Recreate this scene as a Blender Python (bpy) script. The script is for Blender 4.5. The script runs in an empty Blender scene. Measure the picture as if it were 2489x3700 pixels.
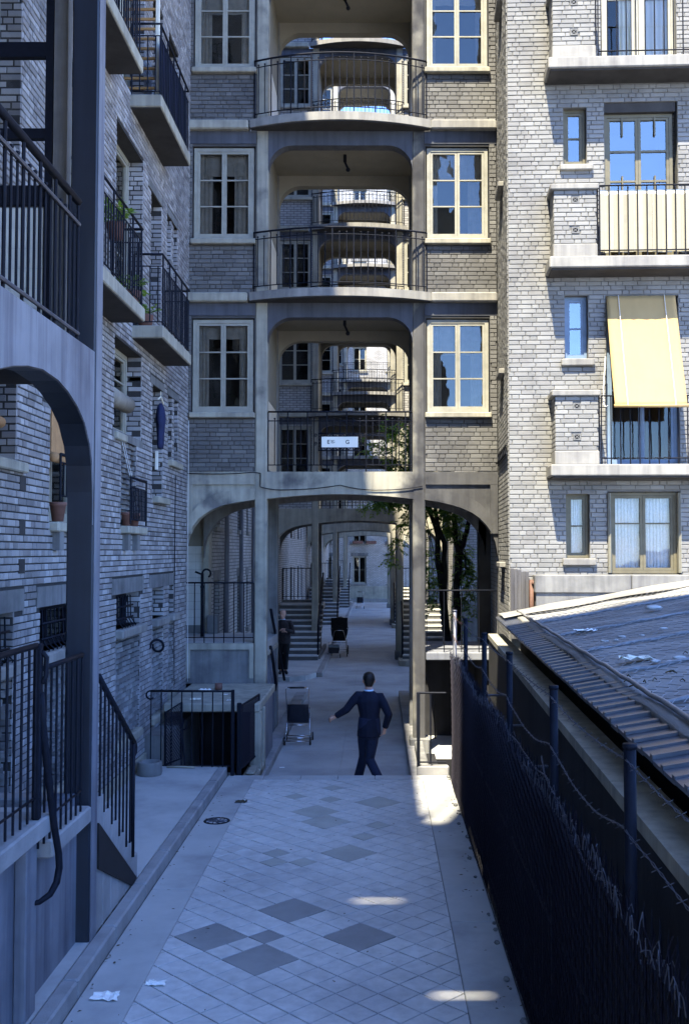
import bpy, math, random
from mathutils import Matrix, Vector
random.seed(7)
R = math.radians
sc = bpy.context.scene
# ---------------------------------------------------------------- camera, sky, sun, exposure
cd = bpy.data.cameras.new('camera'); cam = bpy.data.objects.new('camera', cd)
sc.collection.objects.link(cam); sc.camera = cam
cam.location = (0, 0, 3.4); cam.rotation_euler = (R(92.24), 0, 0)
cd.sensor_width = 36; cd.lens = 35.32; cd.shift_x = -0.0326; cd.shift_y = 0.0
cd.clip_start = 0.05; cd.clip_end = 900
SUN = Vector((0.167, 0.50, -1.0)).normalized()          # direction the sunlight travels
w = bpy.data.worlds.new('World'); sc.world = w; w.use_nodes = True
nt = w.node_tree; bg = nt.nodes['Background']
sky = nt.nodes.new('ShaderNodeTexSky'); sky.sky_type = 'NISHITA'; sky.sun_disc = False
sky.sun_elevation = math.asin(-SUN.z); sky.sun_rotation = math.atan2(-SUN.x, -SUN.y)
sky.altitude = 1500; sky.air_density = 1.0; sky.dust_density = 0.2; sky.ozone_density = 7.0
tint = nt.nodes.new('ShaderNodeMix'); tint.data_type = 'RGBA'; tint.blend_type = 'MULTIPLY'; tint.inputs[0].default_value = 1.0
tint.inputs[7].default_value = (0.87, 0.95, 1.18, 1)                   # the violet-blue cast of the slide film's shade
nt.links.new(sky.outputs[0], tint.inputs[6]); nt.links.new(tint.outputs[2], bg.inputs[0]); bg.inputs[1].default_value = 0.15
sl = bpy.data.lights.new('sun', 'SUN'); sl.energy = 3.4; sl.angle = R(0.53); sl.color = (1.0, 0.91, 0.71)
sun = bpy.data.objects.new('sun', sl); sc.collection.objects.link(sun)
sun.location = (-5, -16, 40); sun.rotation_euler = SUN.to_track_quat('-Z', 'Y').to_euler()
vs = sc.view_settings; vs.view_transform = 'Standard'; vs.look = 'None'; vs.exposure = 2.65; vs.gamma = 1.0
vs.use_curve_mapping = False
sc.cycles.max_bounces = 8; sc.cycles.transparent_max_bounces = 24

# ---------------------------------------------------------------- helpers
COL = sc.collection
WM = {}
def reg(o, parent, M):
    WM[o] = M
    if parent is not None:
        o.parent = parent; o.matrix_local = WM[parent].inverted() @ M
    else:
        o.matrix_local = M
    COL.objects.link(o)
    return o
def tag(o, label=None, cat=None, group=None, kind=None):
    if label: o['label'] = label
    if cat: o['category'] = cat
    if group: o['group'] = group
    if kind: o['kind'] = kind
    return o
def thing(name, label, cat, loc=(0, 0, 0), rz=0.0, group=None):
    o = bpy.data.objects.new(name, None); o.empty_display_size = 0.2
    reg(o, None, Matrix.Translation(loc) @ Matrix.Rotation(rz, 4, 'Z'))
    return tag(o, label, cat, group)
class Fr:
    """a facade frame: u along the wall, n outwards, z up"""
    def __init__(s, o, u, n):
        s.o = Vector(o); s.u = Vector(u); s.n = Vector(n); s.z = Vector((0, 0, 1))
        s.flip = s.u.cross(s.n).dot(s.z) < 0
    def __call__(s, u, n, z):
        return s.o + s.u * u + s.n * n + s.z * z
WF = Fr((0, 0, 0), (1, 0, 0), (0, 1, 0))
class MB:
    def __init__(s, fr=WF):
        s.v = []; s.f = []; s.fr = fr
    def add(s, pts, faces, fr=None):
        fr = fr or s.fr; b = len(s.v)
        s.v += [fr(*p) for p in pts]
        if fr.flip: s.f += [tuple(b + i for i in reversed(f)) for f in faces]
        else: s.f += [tuple(b + i for i in f) for f in faces]
        return s
    def box(s, u0, u1, n0, n1, z0, z1, fr=None):
        return s.add([(u0, n0, z0), (u1, n0, z0), (u1, n1, z0), (u0, n1, z0), (u0, n0, z1), (u1, n0, z1), (u1, n1, z1), (u0, n1, z1)],
                     [(3, 2, 1, 0), (4, 5, 6, 7), (0, 1, 5, 4), (1, 2, 6, 5), (2, 3, 7, 6), (3, 0, 4, 7)], fr)
    def bbox(s, u0, u1, n0, n1, z0, z1, b=0.01, fr=None):
        """box with chamfered vertical and top edges"""
        def ring(i, z): return [(u0 + i + b, n0 + i, z), (u1 - i - b, n0 + i, z), (u1 - i, n0 + i + b, z), (u1 - i, n1 - i - b, z),
                                (u1 - i - b, n1 - i, z), (u0 + i + b, n1 - i, z), (u0 + i, n1 - i - b, z), (u0 + i, n0 + i + b, z)]
        p = ring(b, z0) + ring(0, z0 + b) + ring(0, z1 - b) + ring(b, z1)
        f = [tuple(reversed(range(8))), tuple(range(24, 32))]
        for k in range(3):
            for i in range(8):
                j = (i + 1) % 8
                f.append((8 * k + i, 8 * k + j, 8 * k + 8 + j, 8 * k + 8 + i))
        return s.add(p, f, fr)
    def prism(s, poly, n0, n1, fr=None):
        """polygon in (u,z), counter-clockwise seen from +n reversed; extruded from n0 to n1"""
        k = len(poly)
        a = sum(poly[i][0] * poly[(i + 1) % k][1] - poly[(i + 1) % k][0] * poly[i][1] for i in range(k))
        if a < 0: poly = poly[::-1]
        p = [(u, n0, z) for u, z in poly] + [(u, n1, z) for u, z in poly]
        f = [tuple(range(k)), tuple(reversed(range(k, 2 * k)))]
        for i in range(k):
            j = (i + 1) % k
            f.append((j, i, k + i, k + j))
        return s.add(p, f, fr)
    def plan(s, poly, z0, z1, fr=None):
        """polygon in (u,n), extruded in z"""
        k = len(poly)
        a = sum(poly[i][0] * poly[(i + 1) % k][1] - poly[(i + 1) % k][0] * poly[i][1] for i in range(k))
        if a < 0: poly = poly[::-1]
        p = [(x, y, z0) for x, y in poly] + [(x, y, z1) for x, y in poly]
        f = [tuple(reversed(range(k))), tuple(range(k, 2 * k))]
        for i in range(k):
            j = (i + 1) % k
            f.append((i, j, k + j, k + i))
        return s.add(p, f, fr)
    def tube(s, pts, r, n=6, fr=None, cap=True):
        fr = fr or s.fr
        P = [fr(*p) for p in pts]; m = len(P)
        rs = r if isinstance(r, (list, tuple)) else [r] * m
        b = len(s.v); ref = None
        for i in range(m):
            t = (P[min(i + 1, m - 1)] - P[max(i - 1, 0)]).normalized()
            if ref is None:
                ref = Vector((0, 0, 1)) if abs(t.z) < 0.9 else Vector((1, 0, 0))
            a = t.cross(ref)
            if a.length < 1e-4: a = t.orthogonal()
            a.normalize(); c = a.cross(t).normalized(); ref = c if abs(t.z) > 0.5 else ref
            for k in range(n):
                an = 2 * math.pi * k / n
                s.v.append(P[i] + (a * math.cos(an) + c * math.sin(an)) * rs[i])
        for i in range(m - 1):
            for k in range(n):
                k2 = (k + 1) % n
                s.f.append((b + i * n + k2, b + i * n + k, b + (i + 1) * n + k, b + (i + 1) * n + k2))
        if cap:
            s.f.append(tuple(b + k for k in range(n))); s.f.append(tuple(b + (m - 1) * n + k for k in reversed(range(n))))
        return s
    def rings(s, rings, cap=True):
        """loft of equal-length rings of world points"""
        b = len(s.v); n = len(rings[0])
        for r in rings: s.v += [Vector(p) for p in r]
        for i in range(len(rings) - 1):
            for k in range(n):
                k2 = (k + 1) % n
                s.f.append((b + i * n + k, b + i * n + k2, b + (i + 1) * n + k2, b + (i + 1) * n + k))
        if cap:
            s.f.append(tuple(b + k for k in reversed(range(n)))); s.f.append(tuple(b + (len(rings) - 1) * n + k for k in range(n)))
        return s
    def ball(s, c, r, fr=None, n=8, m=5, sz=(1, 1, 1)):
        fr = fr or s.fr; C = fr(*c); b = len(s.v)
        for i in range(m + 1):
            th = math.pi * i / m
            for k in range(n):
                a = 2 * math.pi * k / n
                s.v.append(C + Vector((r * sz[0] * math.sin(th) * math.cos(a), r * sz[1] * math.sin(th) * math.sin(a), r * sz[2] * math.cos(th))))
        for i in range(m):
            for k in range(n):
                k2 = (k + 1) % n
                s.f.append((b + i * n + k, b + (i + 1) * n + k, b + (i + 1) * n + k2, b + i * n + k2))
        return s
    def mesh(s, name, mat, M=None):
        me = bpy.data.meshes.new(name)
        if M is not None:
            Mi = M.inverted(); vv = [Mi @ v for v in s.v]
        else: vv = s.v
        me.from_pydata([tuple(v) for v in vv], [], s.f); me.update()
        if mat: me.materials.append(mat)
        return me
    def build(s, name, mat, parent=None, smooth=False, kind=None, label=None):
        M = WM[parent] if parent is not None else Matrix.Identity(4)
        if parent is None and s.v:
            xs = [v.x for v in s.v]; ys = [v.y for v in s.v]; zs = [v.z for v in s.v]
            M = Matrix.Translation(((min(xs) + max(xs)) / 2, (min(ys) + max(ys)) / 2, min(zs)))
        me = s.mesh(name, mat, M)
        if smooth:
            me.polygons.foreach_set('use_smooth', [True] * len(me.polygons))
        o = bpy.data.objects.new(name, me); reg(o, parent, M)
        if kind: o['kind'] = kind
        if label: o['label'] = label
        return o
def place(name, me, parent, loc, rz=0.0, M=None):
    o = bpy.data.objects.new(name, me)
    return reg(o, parent, M if M is not None else Matrix.Translation(loc) @ Matrix.Rotation(rz, 4, 'Z'))
def arc(cx, cz, r, a0, a1, n=8, rz=None):
    rz = rz or r
    return [(cx + r * math.cos(R(a0 + (a1 - a0) * i / n)), cz + rz * math.sin(R(a0 + (a1 - a0) * i / n))) for i in range(n + 1)]
def smooth_mod(o, voxel=None, it=0, sub=0):
    if voxel:
        m = o.modifiers.new('remesh', 'REMESH'); m.mode = 'VOXEL'; m.voxel_size = voxel; m.use_smooth_shade = True
    if it:
        m = o.modifiers.new('smooth', 'SMOOTH'); m.iterations = it; m.factor = 0.5
    if sub:
        m = o.modifiers.new('sub', 'SUBSURF'); m.levels = sub; m.render_levels = sub
    return o

# ---------------------------------------------------------------- materials
def mat(name, col, rough=0.8, var=0.0, scale=4.0, bump=0.0, bscale=60.0, streak=0.0, dark=None, metal=0.0, spec=0.3,
        piece=0.0, cols=None, stain=0.0, sscale=1.2, subtint=None):
    m = bpy.data.materials.new(name); m.use_nodes = True
    t = m.node_tree; N = t.nodes; L = t.links; b = N['Principled BSDF']
    b.inputs['Roughness'].default_value = rough; b.inputs['Metallic'].default_value = metal
    b.inputs['Specular IOR Level'].default_value = spec
    tc = N.new('ShaderNodeTexCoord'); geo = N.new('ShaderNodeNewGeometry')
    pos = geo.outputs['Position']
    def rgb(c):
        n = N.new('ShaderNodeRGB'); n.outputs[0].default_value = (*c, 1); return n.outputs[0]
    cur = rgb(col)
    def mix(a, bb, fac, mode='MIX'):
        n = N.new('ShaderNodeMix'); n.data_type = 'RGBA'; n.blend_type = mode
        if isinstance(fac, float): n.inputs[0].default_value = fac
        else: L.new(fac, n.inputs[0])
        L.new(a, n.inputs[6]); L.new(bb, n.inputs[7]); return n.outputs[2]
    def noise(sc_, det=4.0, vec=None, rgh=0.6):
        n = N.new('ShaderNodeTexNoise'); n.inputs['Scale'].default_value = sc_; n.inputs['Detail'].default_value = det
        n.inputs['Roughness'].default_value = rgh
        L.new(vec if vec is not None else pos, n.inputs['Vector']); return n.outputs['Fac']
    def ramp(f, p0, p1):
        n = N.new('ShaderNodeMapRange'); n.inputs['From Min'].default_value = p0; n.inputs['From Max'].default_value = p1
        L.new(f, n.inputs['Value']); return n.outputs[0]
    if piece or cols:
        oi = N.new('ShaderNodeObjectInfo')
        ad = N.new('ShaderNodeMath'); ad.operation = 'ADD'; L.new(oi.outputs['Random'], ad.inputs[0]); L.new(geo.outputs['Random Per Island'], ad.inputs[1])
        wn = N.new('ShaderNodeTexWhiteNoise'); wn.noise_dimensions = '1D'; L.new(ad.outputs[0], wn.inputs['W'])
        if cols:
            cr = N.new('ShaderNodeValToRGB'); e = cr.color_ramp.elements; cr.color_ramp.interpolation = 'LINEAR'
            while len(e) < len(cols): e.new(0.5)
            for i, c in enumerate(cols):
                e[i].position = i / (len(cols) - 1); e[i].color = (*c, 1)
            L.new(wn.outputs['Value'], cr.inputs[0]); cur = cr.outputs[0]
        else:
            cur = mix(cur, rgb([c * (1 - piece) for c in col]), wn.outputs['Value'])
    if var:
        cur = mix(cur, rgb([c * (1 - var) for c in col] if dark is None else dark), ramp(noise(scale, 6), 0.35, 0.75)) if not cols else \
              mix(cur, rgb((1 - var,) * 3), ramp(noise(scale, 6), 0.35, 0.75), 'MULTIPLY')
    if streak:
        mp = N.new('ShaderNodeMapping'); mp.inputs['Scale'].default_value = (9, 9, 0.5); L.new(pos, mp.inputs['Vector'])
        cur = mix(cur, rgb((1 - streak, 1 - streak, 1 - streak * 0.9)), ramp(noise(1.0, 5, mp.outputs[0]), 0.42, 0.68), 'MULTIPLY')
    if stain:
        cur = mix(cur, rgb((1 - stain, 1 - stain, 1 - stain * 0.92)), ramp(noise(sscale, 5, rgh=0.65), 0.48, 0.66), 'MULTIPLY')
    L.new(cur, b.inputs['Base Color'])
    if bump:
        bp = N.new('ShaderNodeBump'); bp.inputs['Strength'].default_value = bump; bp.inputs['Distance'].default_value = 0.01
        L.new(noise(bscale, 5), bp.inputs['Height']); L.new(bp.outputs[0], b.inputs['Normal'])
    return m
def glass_mat(name, tint=(0.88, 0.9, 0.92), boost=1.55, rough=0.015):
    m = bpy.data.materials.new(name); m.use_nodes = True
    t = m.node_tree; N = t.nodes; L = t.links; N.remove(N['Principled BSDF']); out = N['Material Output']
    tr = N.new('ShaderNodeBsdfTransparent'); tr.inputs[0].default_value = (*tint, 1)
    gl = N.new('ShaderNodeBsdfGlossy'); gl.inputs['Roughness'].default_value = rough; gl.inputs[0].default_value = (1.0, 0.95, 0.82, 1)
    fr = N.new('ShaderNodeFresnel'); fr.inputs['IOR'].default_value = boost
    geo = N.new('ShaderNodeNewGeometry'); ns = N.new('ShaderNodeTexNoise'); ns.inputs['Scale'].default_value = 2.2
    L.new(geo.outputs['Position'], ns.inputs['Vector'])
    bp = N.new('ShaderNodeBump'); bp.inputs['Strength'].default_value = 0.08; bp.inputs['Distance'].default_value = 0.05
    L.new(ns.outputs['Fac'], bp.inputs['Height']); L.new(bp.outputs[0], gl.inputs['Normal'])
    mx = N.new('ShaderNodeMixShader'); L.new(fr.outputs[0], mx.inputs[0]); L.new(tr.outputs[0], mx.inputs[1]); L.new(gl.outputs[0], mx.inputs[2])
    L.new(mx.outputs[0], out.inputs['Surface']); return m
M = {}
M['brick_pale'] = mat('pale_brick', (0.5, 0.47, 0.43), 0.75, cols=[(0.18, 0.178, 0.168), (0.22, 0.217, 0.205), (0.24, 0.238, 0.225), (0.205, 0.20, 0.19), (0.26, 0.258, 0.245)], var=0.25, scale=2.0, bump=0.5, bscale=90, stain=0.2)
M['mortar_pale'] = mat('pale_mortar', (0.145, 0.142, 0.132), 0.95, var=0.3, bump=0.5)
M['brick_grey'] = mat('grey_brick', (0.3, 0.28, 0.27), 0.7, cols=[(0.18, 0.172, 0.168), (0.26, 0.252, 0.246), (0.33, 0.322, 0.315), (0.22, 0.206, 0.20), (0.42, 0.412, 0.403), (0.28, 0.27, 0.265)], var=0.3, scale=1.5, bump=0.5, bscale=90, stain=0.25)
M['mortar_grey'] = mat('grey_mortar', (0.04, 0.039, 0.038), 0.95, var=0.4, bump=0.5)
M['brick_soot'] = mat('sooty_brick', (0.2, 0.19, 0.18), 0.75, cols=[(0.10, 0.097, 0.092), (0.14, 0.137, 0.13), (0.12, 0.117, 0.112), (0.17, 0.167, 0.158)], var=0.3, scale=1.2, bump=0.5, bscale=90, stain=0.3, sscale=0.8)
M['mortar_soot'] = mat('sooty_mortar', (0.075, 0.073, 0.07), 0.95, var=0.4, bump=0.5)
M['concrete'] = mat('weathered_concrete', (0.37, 0.35, 0.275), 0.85, var=0.3, scale=2.5, bump=0.35, bscale=120, streak=0.3, stain=0.25)
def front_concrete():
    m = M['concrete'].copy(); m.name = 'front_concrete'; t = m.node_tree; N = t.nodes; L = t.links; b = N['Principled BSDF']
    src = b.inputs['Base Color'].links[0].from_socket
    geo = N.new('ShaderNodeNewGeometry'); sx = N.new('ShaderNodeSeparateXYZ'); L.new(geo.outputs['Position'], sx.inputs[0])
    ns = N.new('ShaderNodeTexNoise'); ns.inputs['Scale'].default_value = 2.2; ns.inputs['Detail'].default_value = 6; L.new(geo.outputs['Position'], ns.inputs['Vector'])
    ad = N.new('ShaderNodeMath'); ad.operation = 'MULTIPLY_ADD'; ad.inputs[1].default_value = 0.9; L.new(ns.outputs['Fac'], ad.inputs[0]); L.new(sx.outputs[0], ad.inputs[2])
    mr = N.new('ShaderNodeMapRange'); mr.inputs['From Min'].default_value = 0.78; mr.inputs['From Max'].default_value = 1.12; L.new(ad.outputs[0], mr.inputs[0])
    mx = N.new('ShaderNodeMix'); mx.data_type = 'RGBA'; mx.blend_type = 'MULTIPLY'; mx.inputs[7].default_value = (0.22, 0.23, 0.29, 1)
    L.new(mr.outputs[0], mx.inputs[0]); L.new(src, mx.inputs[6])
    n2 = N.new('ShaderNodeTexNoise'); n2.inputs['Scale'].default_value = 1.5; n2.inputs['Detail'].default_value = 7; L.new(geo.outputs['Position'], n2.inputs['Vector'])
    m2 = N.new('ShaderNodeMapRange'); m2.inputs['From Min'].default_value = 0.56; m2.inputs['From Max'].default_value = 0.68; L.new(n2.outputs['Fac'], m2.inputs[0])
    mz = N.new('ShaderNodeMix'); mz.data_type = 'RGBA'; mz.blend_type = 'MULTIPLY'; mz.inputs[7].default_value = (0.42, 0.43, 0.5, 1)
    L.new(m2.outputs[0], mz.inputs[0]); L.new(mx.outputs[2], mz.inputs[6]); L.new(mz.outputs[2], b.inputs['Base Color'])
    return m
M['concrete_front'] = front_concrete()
M['concrete_lt'] = mat('pale_concrete', (0.27, 0.26, 0.232), 0.8, var=0.25, scale=2.0, bump=0.25, bscale=100, streak=0.3, stain=0.3)
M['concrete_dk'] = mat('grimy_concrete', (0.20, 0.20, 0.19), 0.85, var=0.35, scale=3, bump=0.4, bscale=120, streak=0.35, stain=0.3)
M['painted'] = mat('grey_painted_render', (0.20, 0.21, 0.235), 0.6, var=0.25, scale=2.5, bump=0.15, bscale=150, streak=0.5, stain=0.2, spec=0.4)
M['painted_dk'] = mat('sooty_shaded_render', (0.085, 0.09, 0.105), 0.7, var=0.3, scale=2.5, bump=0.15, bscale=150, streak=0.35)  # dark with soot and with the shade under the slabs
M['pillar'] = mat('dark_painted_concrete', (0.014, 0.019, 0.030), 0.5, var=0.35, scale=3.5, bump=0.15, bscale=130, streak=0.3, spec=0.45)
M['soffit'] = mat('shade_dark_soffit', (0.05, 0.047, 0.045), 0.9, var=0.5, scale=3, bump=0.3)  # near black, so the shade under slabs sits in the colour
M['ceiling'] = mat('ochre_ceiling_paint', (0.235, 0.215, 0.17), 0.85, var=0.15, scale=3, bump=0.15)
M['iron'] = mat('dark_iron', (0.007, 0.009, 0.016), 0.65, var=0.4, scale=20, bump=0.2, bscale=180, spec=0.14)
M['near_black'] = mat('near_black', (0.012, 0.012, 0.014), 0.7, var=0.4, scale=6)
M['dark_wall'] = mat('shade_black_concrete', (0.022, 0.022, 0.025), 0.9, var=0.5, scale=2.5, bump=0.4, streak=0.4)  # black colour stands for deep shade in the yard gap and pits
M['iron_lt'] = mat('worn_iron', (0.075, 0.08, 0.10), 0.4, var=0.5, scale=25, bump=0.2, bscale=180, spec=0.5)
M['cream'] = mat('cream_paint', (0.31, 0.30, 0.245), 0.55, var=0.25, scale=7, bump=0.25, bscale=80, stain=0.15)
M['olive'] = mat('olive_paint', (0.14, 0.125, 0.08), 0.55, var=0.3, scale=7, bump=0.2)
M['blue_paint'] = mat('blue_paint', (0.16, 0.22, 0.30), 0.5, var=0.3, scale=7, bump=0.2)
M['glass'] = glass_mat('window_glass')
M['glass_mid'] = glass_mat('half_reflective_glass', boost=1.75)
M['glass_sky'] = glass_mat('reflective_glass', boost=2.7)
M['room'] = mat('dark_room', (0.035, 0.032, 0.03), 0.9, var=0.5, scale=2)
M['room_lt'] = mat('dim_room', (0.16, 0.15, 0.13), 0.9, var=0.5, scale=2)
M['white_tile'] = mat('glazed_white_tile', (0.58, 0.58, 0.53), 0.3, var=0.15, scale=6, spec=0.5, piece=0.12)
M['grout'] = mat('tile_grout', (0.16, 0.16, 0.15), 0.9)
M['tile'] = mat('path_tile', (0.58, 0.575, 0.55), 0.6, piece=0.10, var=0.3, scale=9.0, bump=0.3, bscale=120, stain=0.22, sscale=0.7, spec=0.35)
M['tile_mid'] = mat('olive_grey_path_tile', (0.40, 0.40, 0.36), 0.65, piece=0.12, var=0.25, scale=4.0, bump=0.2, bscale=120, stain=0.15)
M['tread'] = mat('light_step_tread', (0.50, 0.50, 0.48), 0.7, var=0.25, scale=5, bump=0.2)  # treads lighter than the risers
M['riser'] = mat('dark_step_riser', (0.13, 0.13, 0.13), 0.85, var=0.35, scale=5, bump=0.2)  # risers darker than the treads
M['tile_dk'] = mat('dark_path_tile', (0.29, 0.29, 0.28), 0.65, piece=0.12, var=0.25, scale=4.0, bump=0.2, bscale=120, stain=0.15)
M['tile_bed'] = mat('dirty_tile_joint', (0.09, 0.09, 0.088), 0.95, var=0.4, bump=0.4)
M['cement'] = mat('cement_screed', (0.43, 0.43, 0.41), 0.8, var=0.25, scale=1.6, bump=0.3, bscale=160, stain=0.25, sscale=1.0)
M['kerb'] = mat('kerb_stone', (0.32, 0.317, 0.31), 0.8, var=0.35, scale=3, bump=0.4, bscale=90, stain=0.3, piece=0.1)
M['asphalt'] = mat('worn_asphalt', (0.40, 0.40, 0.385), 0.85, var=0.3, scale=1.1, bump=0.3, bscale=200, stain=0.2, sscale=0.6)
M['tar'] = mat('tarred_roof_felt', (0.29, 0.285, 0.265), 0.75, var=0.5, scale=1.3, bump=0.6, bscale=70, stain=0.35, spec=0.4)
M['zinc'] = mat('zinc', (0.085, 0.088, 0.098), 0.35, var=0.4, scale=6, bump=0.2, spec=0.5)
M['wire'] = mat('galvanised_wire', (0.22, 0.22, 0.22), 0.45, var=0.4, scale=20, spec=0.5)
M['mesh_wire'] = mat('dark_chain_link_wire', (0.016, 0.014, 0.022), 0.6, var=0.4, scale=20, spec=0.15)
M['rust_wire'] = mat('rusty_wire', (0.14, 0.075, 0.055), 0.7, var=0.5, scale=20)
M['bark'] = mat('dark_bark', (0.035, 0.03, 0.026), 0.95, var=0.5, scale=12, bump=1.0, bscale=25)
M['leaf'] = mat('leaf', (0.07, 0.12, 0.035), 0.5, cols=[(0.09, 0.17, 0.04), (0.16, 0.27, 0.06), (0.24, 0.34, 0.08), (0.12, 0.22, 0.05)], spec=0.4)
def leafy(m):
    t = m.node_tree; N = t.nodes; L = t.links; b = N['Principled BSDF']; out = N['Material Output']
    tl = N.new('ShaderNodeBsdfTranslucent'); src = b.inputs['Base Color'].links[0].from_socket
    g = N.new('ShaderNodeMix'); g.data_type = 'RGBA'; g.blend_type = 'MULTIPLY'; g.inputs[0].default_value = 1.0; g.inputs[7].default_value = (1.6, 1.5, 0.6, 1)
    L.new(src, g.inputs[6]); L.new(g.outputs[2], tl.inputs[0])
    mx = N.new('ShaderNodeMixShader'); mx.inputs[0].default_value = 0.45; L.new(b.outputs[0], mx.inputs[1]); L.new(tl.outputs[0], mx.inputs[2]); L.new(mx.outputs[0], out.inputs['Surface'])
leafy(M['leaf'])
M['awning'] = mat('yellow_canvas', (0.40, 0.27, 0.115), 0.85, var=0.08, scale=3, bump=0.1, bscale=300)
M['orange'] = mat('orange_blind', (0.42, 0.23, 0.10), 0.8, var=0.25, scale=9, bump=0.3)
M['curtain'] = mat('lace_curtain', (0.74, 0.75, 0.76), 0.9, var=0.3, scale=45, bump=0.3)
M['linen'] = mat('cream_cloth', (0.72, 0.68, 0.55), 0.9, var=0.1, scale=5, bump=0.3, bscale=40)
M['linen_dk'] = mat('soiled_canvas', (0.26, 0.24, 0.20), 0.9, var=0.3, scale=9, bump=0.4, bscale=60)
M['white_cloth'] = mat('white_cloth', (0.6, 0.59, 0.56), 0.9, var=0.06, scale=5, bump=0.2, bscale=40)
M['reed'] = mat('reed_matting', (0.33, 0.305, 0.23), 0.9, piece=0.3, var=0.15, scale=8)
M['wood'] = mat('weathered_plank', (0.13, 0.125, 0.12), 0.9, streak=0.5, bump=0.5, bscale=50, piece=0.25)
M['orange_wood'] = mat('varnished_slat', (0.42, 0.24, 0.09), 0.5, var=0.3, scale=9, piece=0.2)
M['terracotta'] = mat('terracotta', (0.17, 0.085, 0.065), 0.8, var=0.3, scale=9)
M['blue_cloth'] = mat('blue_cloth', (0.014, 0.022, 0.07), 0.85, var=0.4, scale=6)
M['navy'] = mat('navy_suit_cloth', (0.007, 0.010, 0.024), 0.8, var=0.35, scale=9, bump=0.3, bscale=220, spec=0.2)
M['trouser'] = mat('blue_trouser_cloth', (0.018, 0.025, 0.055), 0.8, var=0.35, scale=9, bump=0.3, bscale=220, spec=0.2)
M['black_cloth'] = mat('black_cloth', (0.012, 0.012, 0.014), 0.8, var=0.4, scale=9, bump=0.3, bscale=200, spec=0.2)
M['plaid'] = mat('dark_wool', (0.035, 0.028, 0.03), 0.9, var=0.6, scale=25)
M['skin'] = mat('skin', (0.50, 0.29, 0.21), 0.5, var=0.12, scale=20)
M['hair'] = mat('dark_hair', (0.010, 0.009, 0.009), 0.45, var=0.4, scale=40, bump=0.8, bscale=90)
M['shirt'] = mat('pale_blue_shirt', (0.45, 0.58, 0.72), 0.8)
M['shoe'] = mat('black_shoe', (0.012, 0.011, 0.011), 0.35)
M['vinyl'] = mat('dark_vinyl', (0.012, 0.014, 0.024), 0.3, var=0.3, scale=7, bump=0.3, bscale=20, spec=0.5)
M['chrome'] = mat('chrome_tube', (0.62, 0.62, 0.63), 0.22, metal=1.0)
M['rubber'] = mat('rubber', (0.02, 0.02, 0.02), 0.8)
M['enamel'] = mat('white_enamel', (0.78, 0.77, 0.68), 0.3, spec=0.5, var=0.05)
M['ink'] = mat('dark_lettering', (0.02, 0.03, 0.05), 0.4)
M['paper'] = mat('white_paper', (0.78, 0.77, 0.72), 0.9, bump=0.5, bscale=30)
M['stone'] = mat('pale_stone', (0.5, 0.49, 0.46), 0.9, var=0.3, scale=8, bump=0.6)
M['dry_leaf'] = mat('dry_leaf', (0.10, 0.08, 0.05), 0.9, piece=0.5)
M['brick_far'] = None
def brick_shader(name, c1, c2, cm, bw=0.22, bh=0.075):
    m = bpy.data.materials.new(name); m.use_nodes = True
    t = m.node_tree; N = t.nodes; L = t.links; b = N['Principled BSDF']; b.inputs['Roughness'].default_value = 0.85
    geo = N.new('ShaderNodeNewGeometry'); sx = N.new('ShaderNodeSeparateXYZ'); L.new(geo.outputs['Position'], sx.inputs[0])
    ad = N.new('ShaderNodeMath'); L.new(sx.outputs[0], ad.inputs[0]); L.new(sx.outputs[1], ad.inputs[1])
    cb = N.new('ShaderNodeCombineXYZ'); L.new(ad.outputs[0], cb.inputs[0]); L.new(sx.outputs[2], cb.inputs[1])
    br = N.new('ShaderNodeTexBrick'); br.inputs['Scale'].default_value = 1.0; br.inputs['Brick Width'].default_value = bw
    br.inputs['Row Height'].default_value = bh; br.inputs['Mortar Size'].default_value = 0.009; br.inputs['Bias'].default_value = 0.0
    br.inputs['Color1'].default_value = (*c1, 1); br.inputs['Color2'].default_value = (*c2, 1); br.inputs['Mortar'].default_value = (*cm, 1)
    L.new(cb.outputs[0], br.inputs['Vector'])
    ns = N.new('ShaderNodeTexNoise'); ns.inputs['Scale'].default_value = 1.1; ns.inputs['Detail'].default_value = 6; L.new(geo.outputs['Position'], ns.inputs['Vector'])
    mr = N.new('ShaderNodeMapRange'); mr.inputs['From Min'].default_value = 0.3; mr.inputs['From Max'].default_value = 0.75; mr.inputs['To Min'].default_value = 1.0; mr.inputs['To Max'].default_value = 0.65
    L.new(ns.outputs['Fac'], mr.inputs[0])
    mx = N.new('ShaderNodeMix'); mx.data_type = 'RGBA'; mx.blend_type = 'MULTIPLY'; mx.inputs[0].default_value = 1.0
    L.new(br.outputs['Color'], mx.inputs[6]); L.new(mr.outputs[0], mx.inputs[7]); L.new(mx.outputs[2], b.inputs['Base Color'])
    bp = N.new('ShaderNodeBump'); bp.inputs['Strength'].default_value = 0.5; bp.inputs['Distance'].default_value = 0.01; bp.invert = True
    L.new(br.outputs['Fac'], bp.inputs['Height']); L.new(bp.outputs[0], b.inputs['Normal'])
    return m
M['brick_far'] = brick_shader('far_grey_brick', (0.29, 0.285, 0.275), (0.40, 0.39, 0.375), (0.10, 0.098, 0.094))
M['brick_far_pale'] = brick_shader('far_pale_brick', (0.34, 0.33, 0.31), (0.45, 0.44, 0.42), (0.19, 0.185, 0.17))

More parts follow.
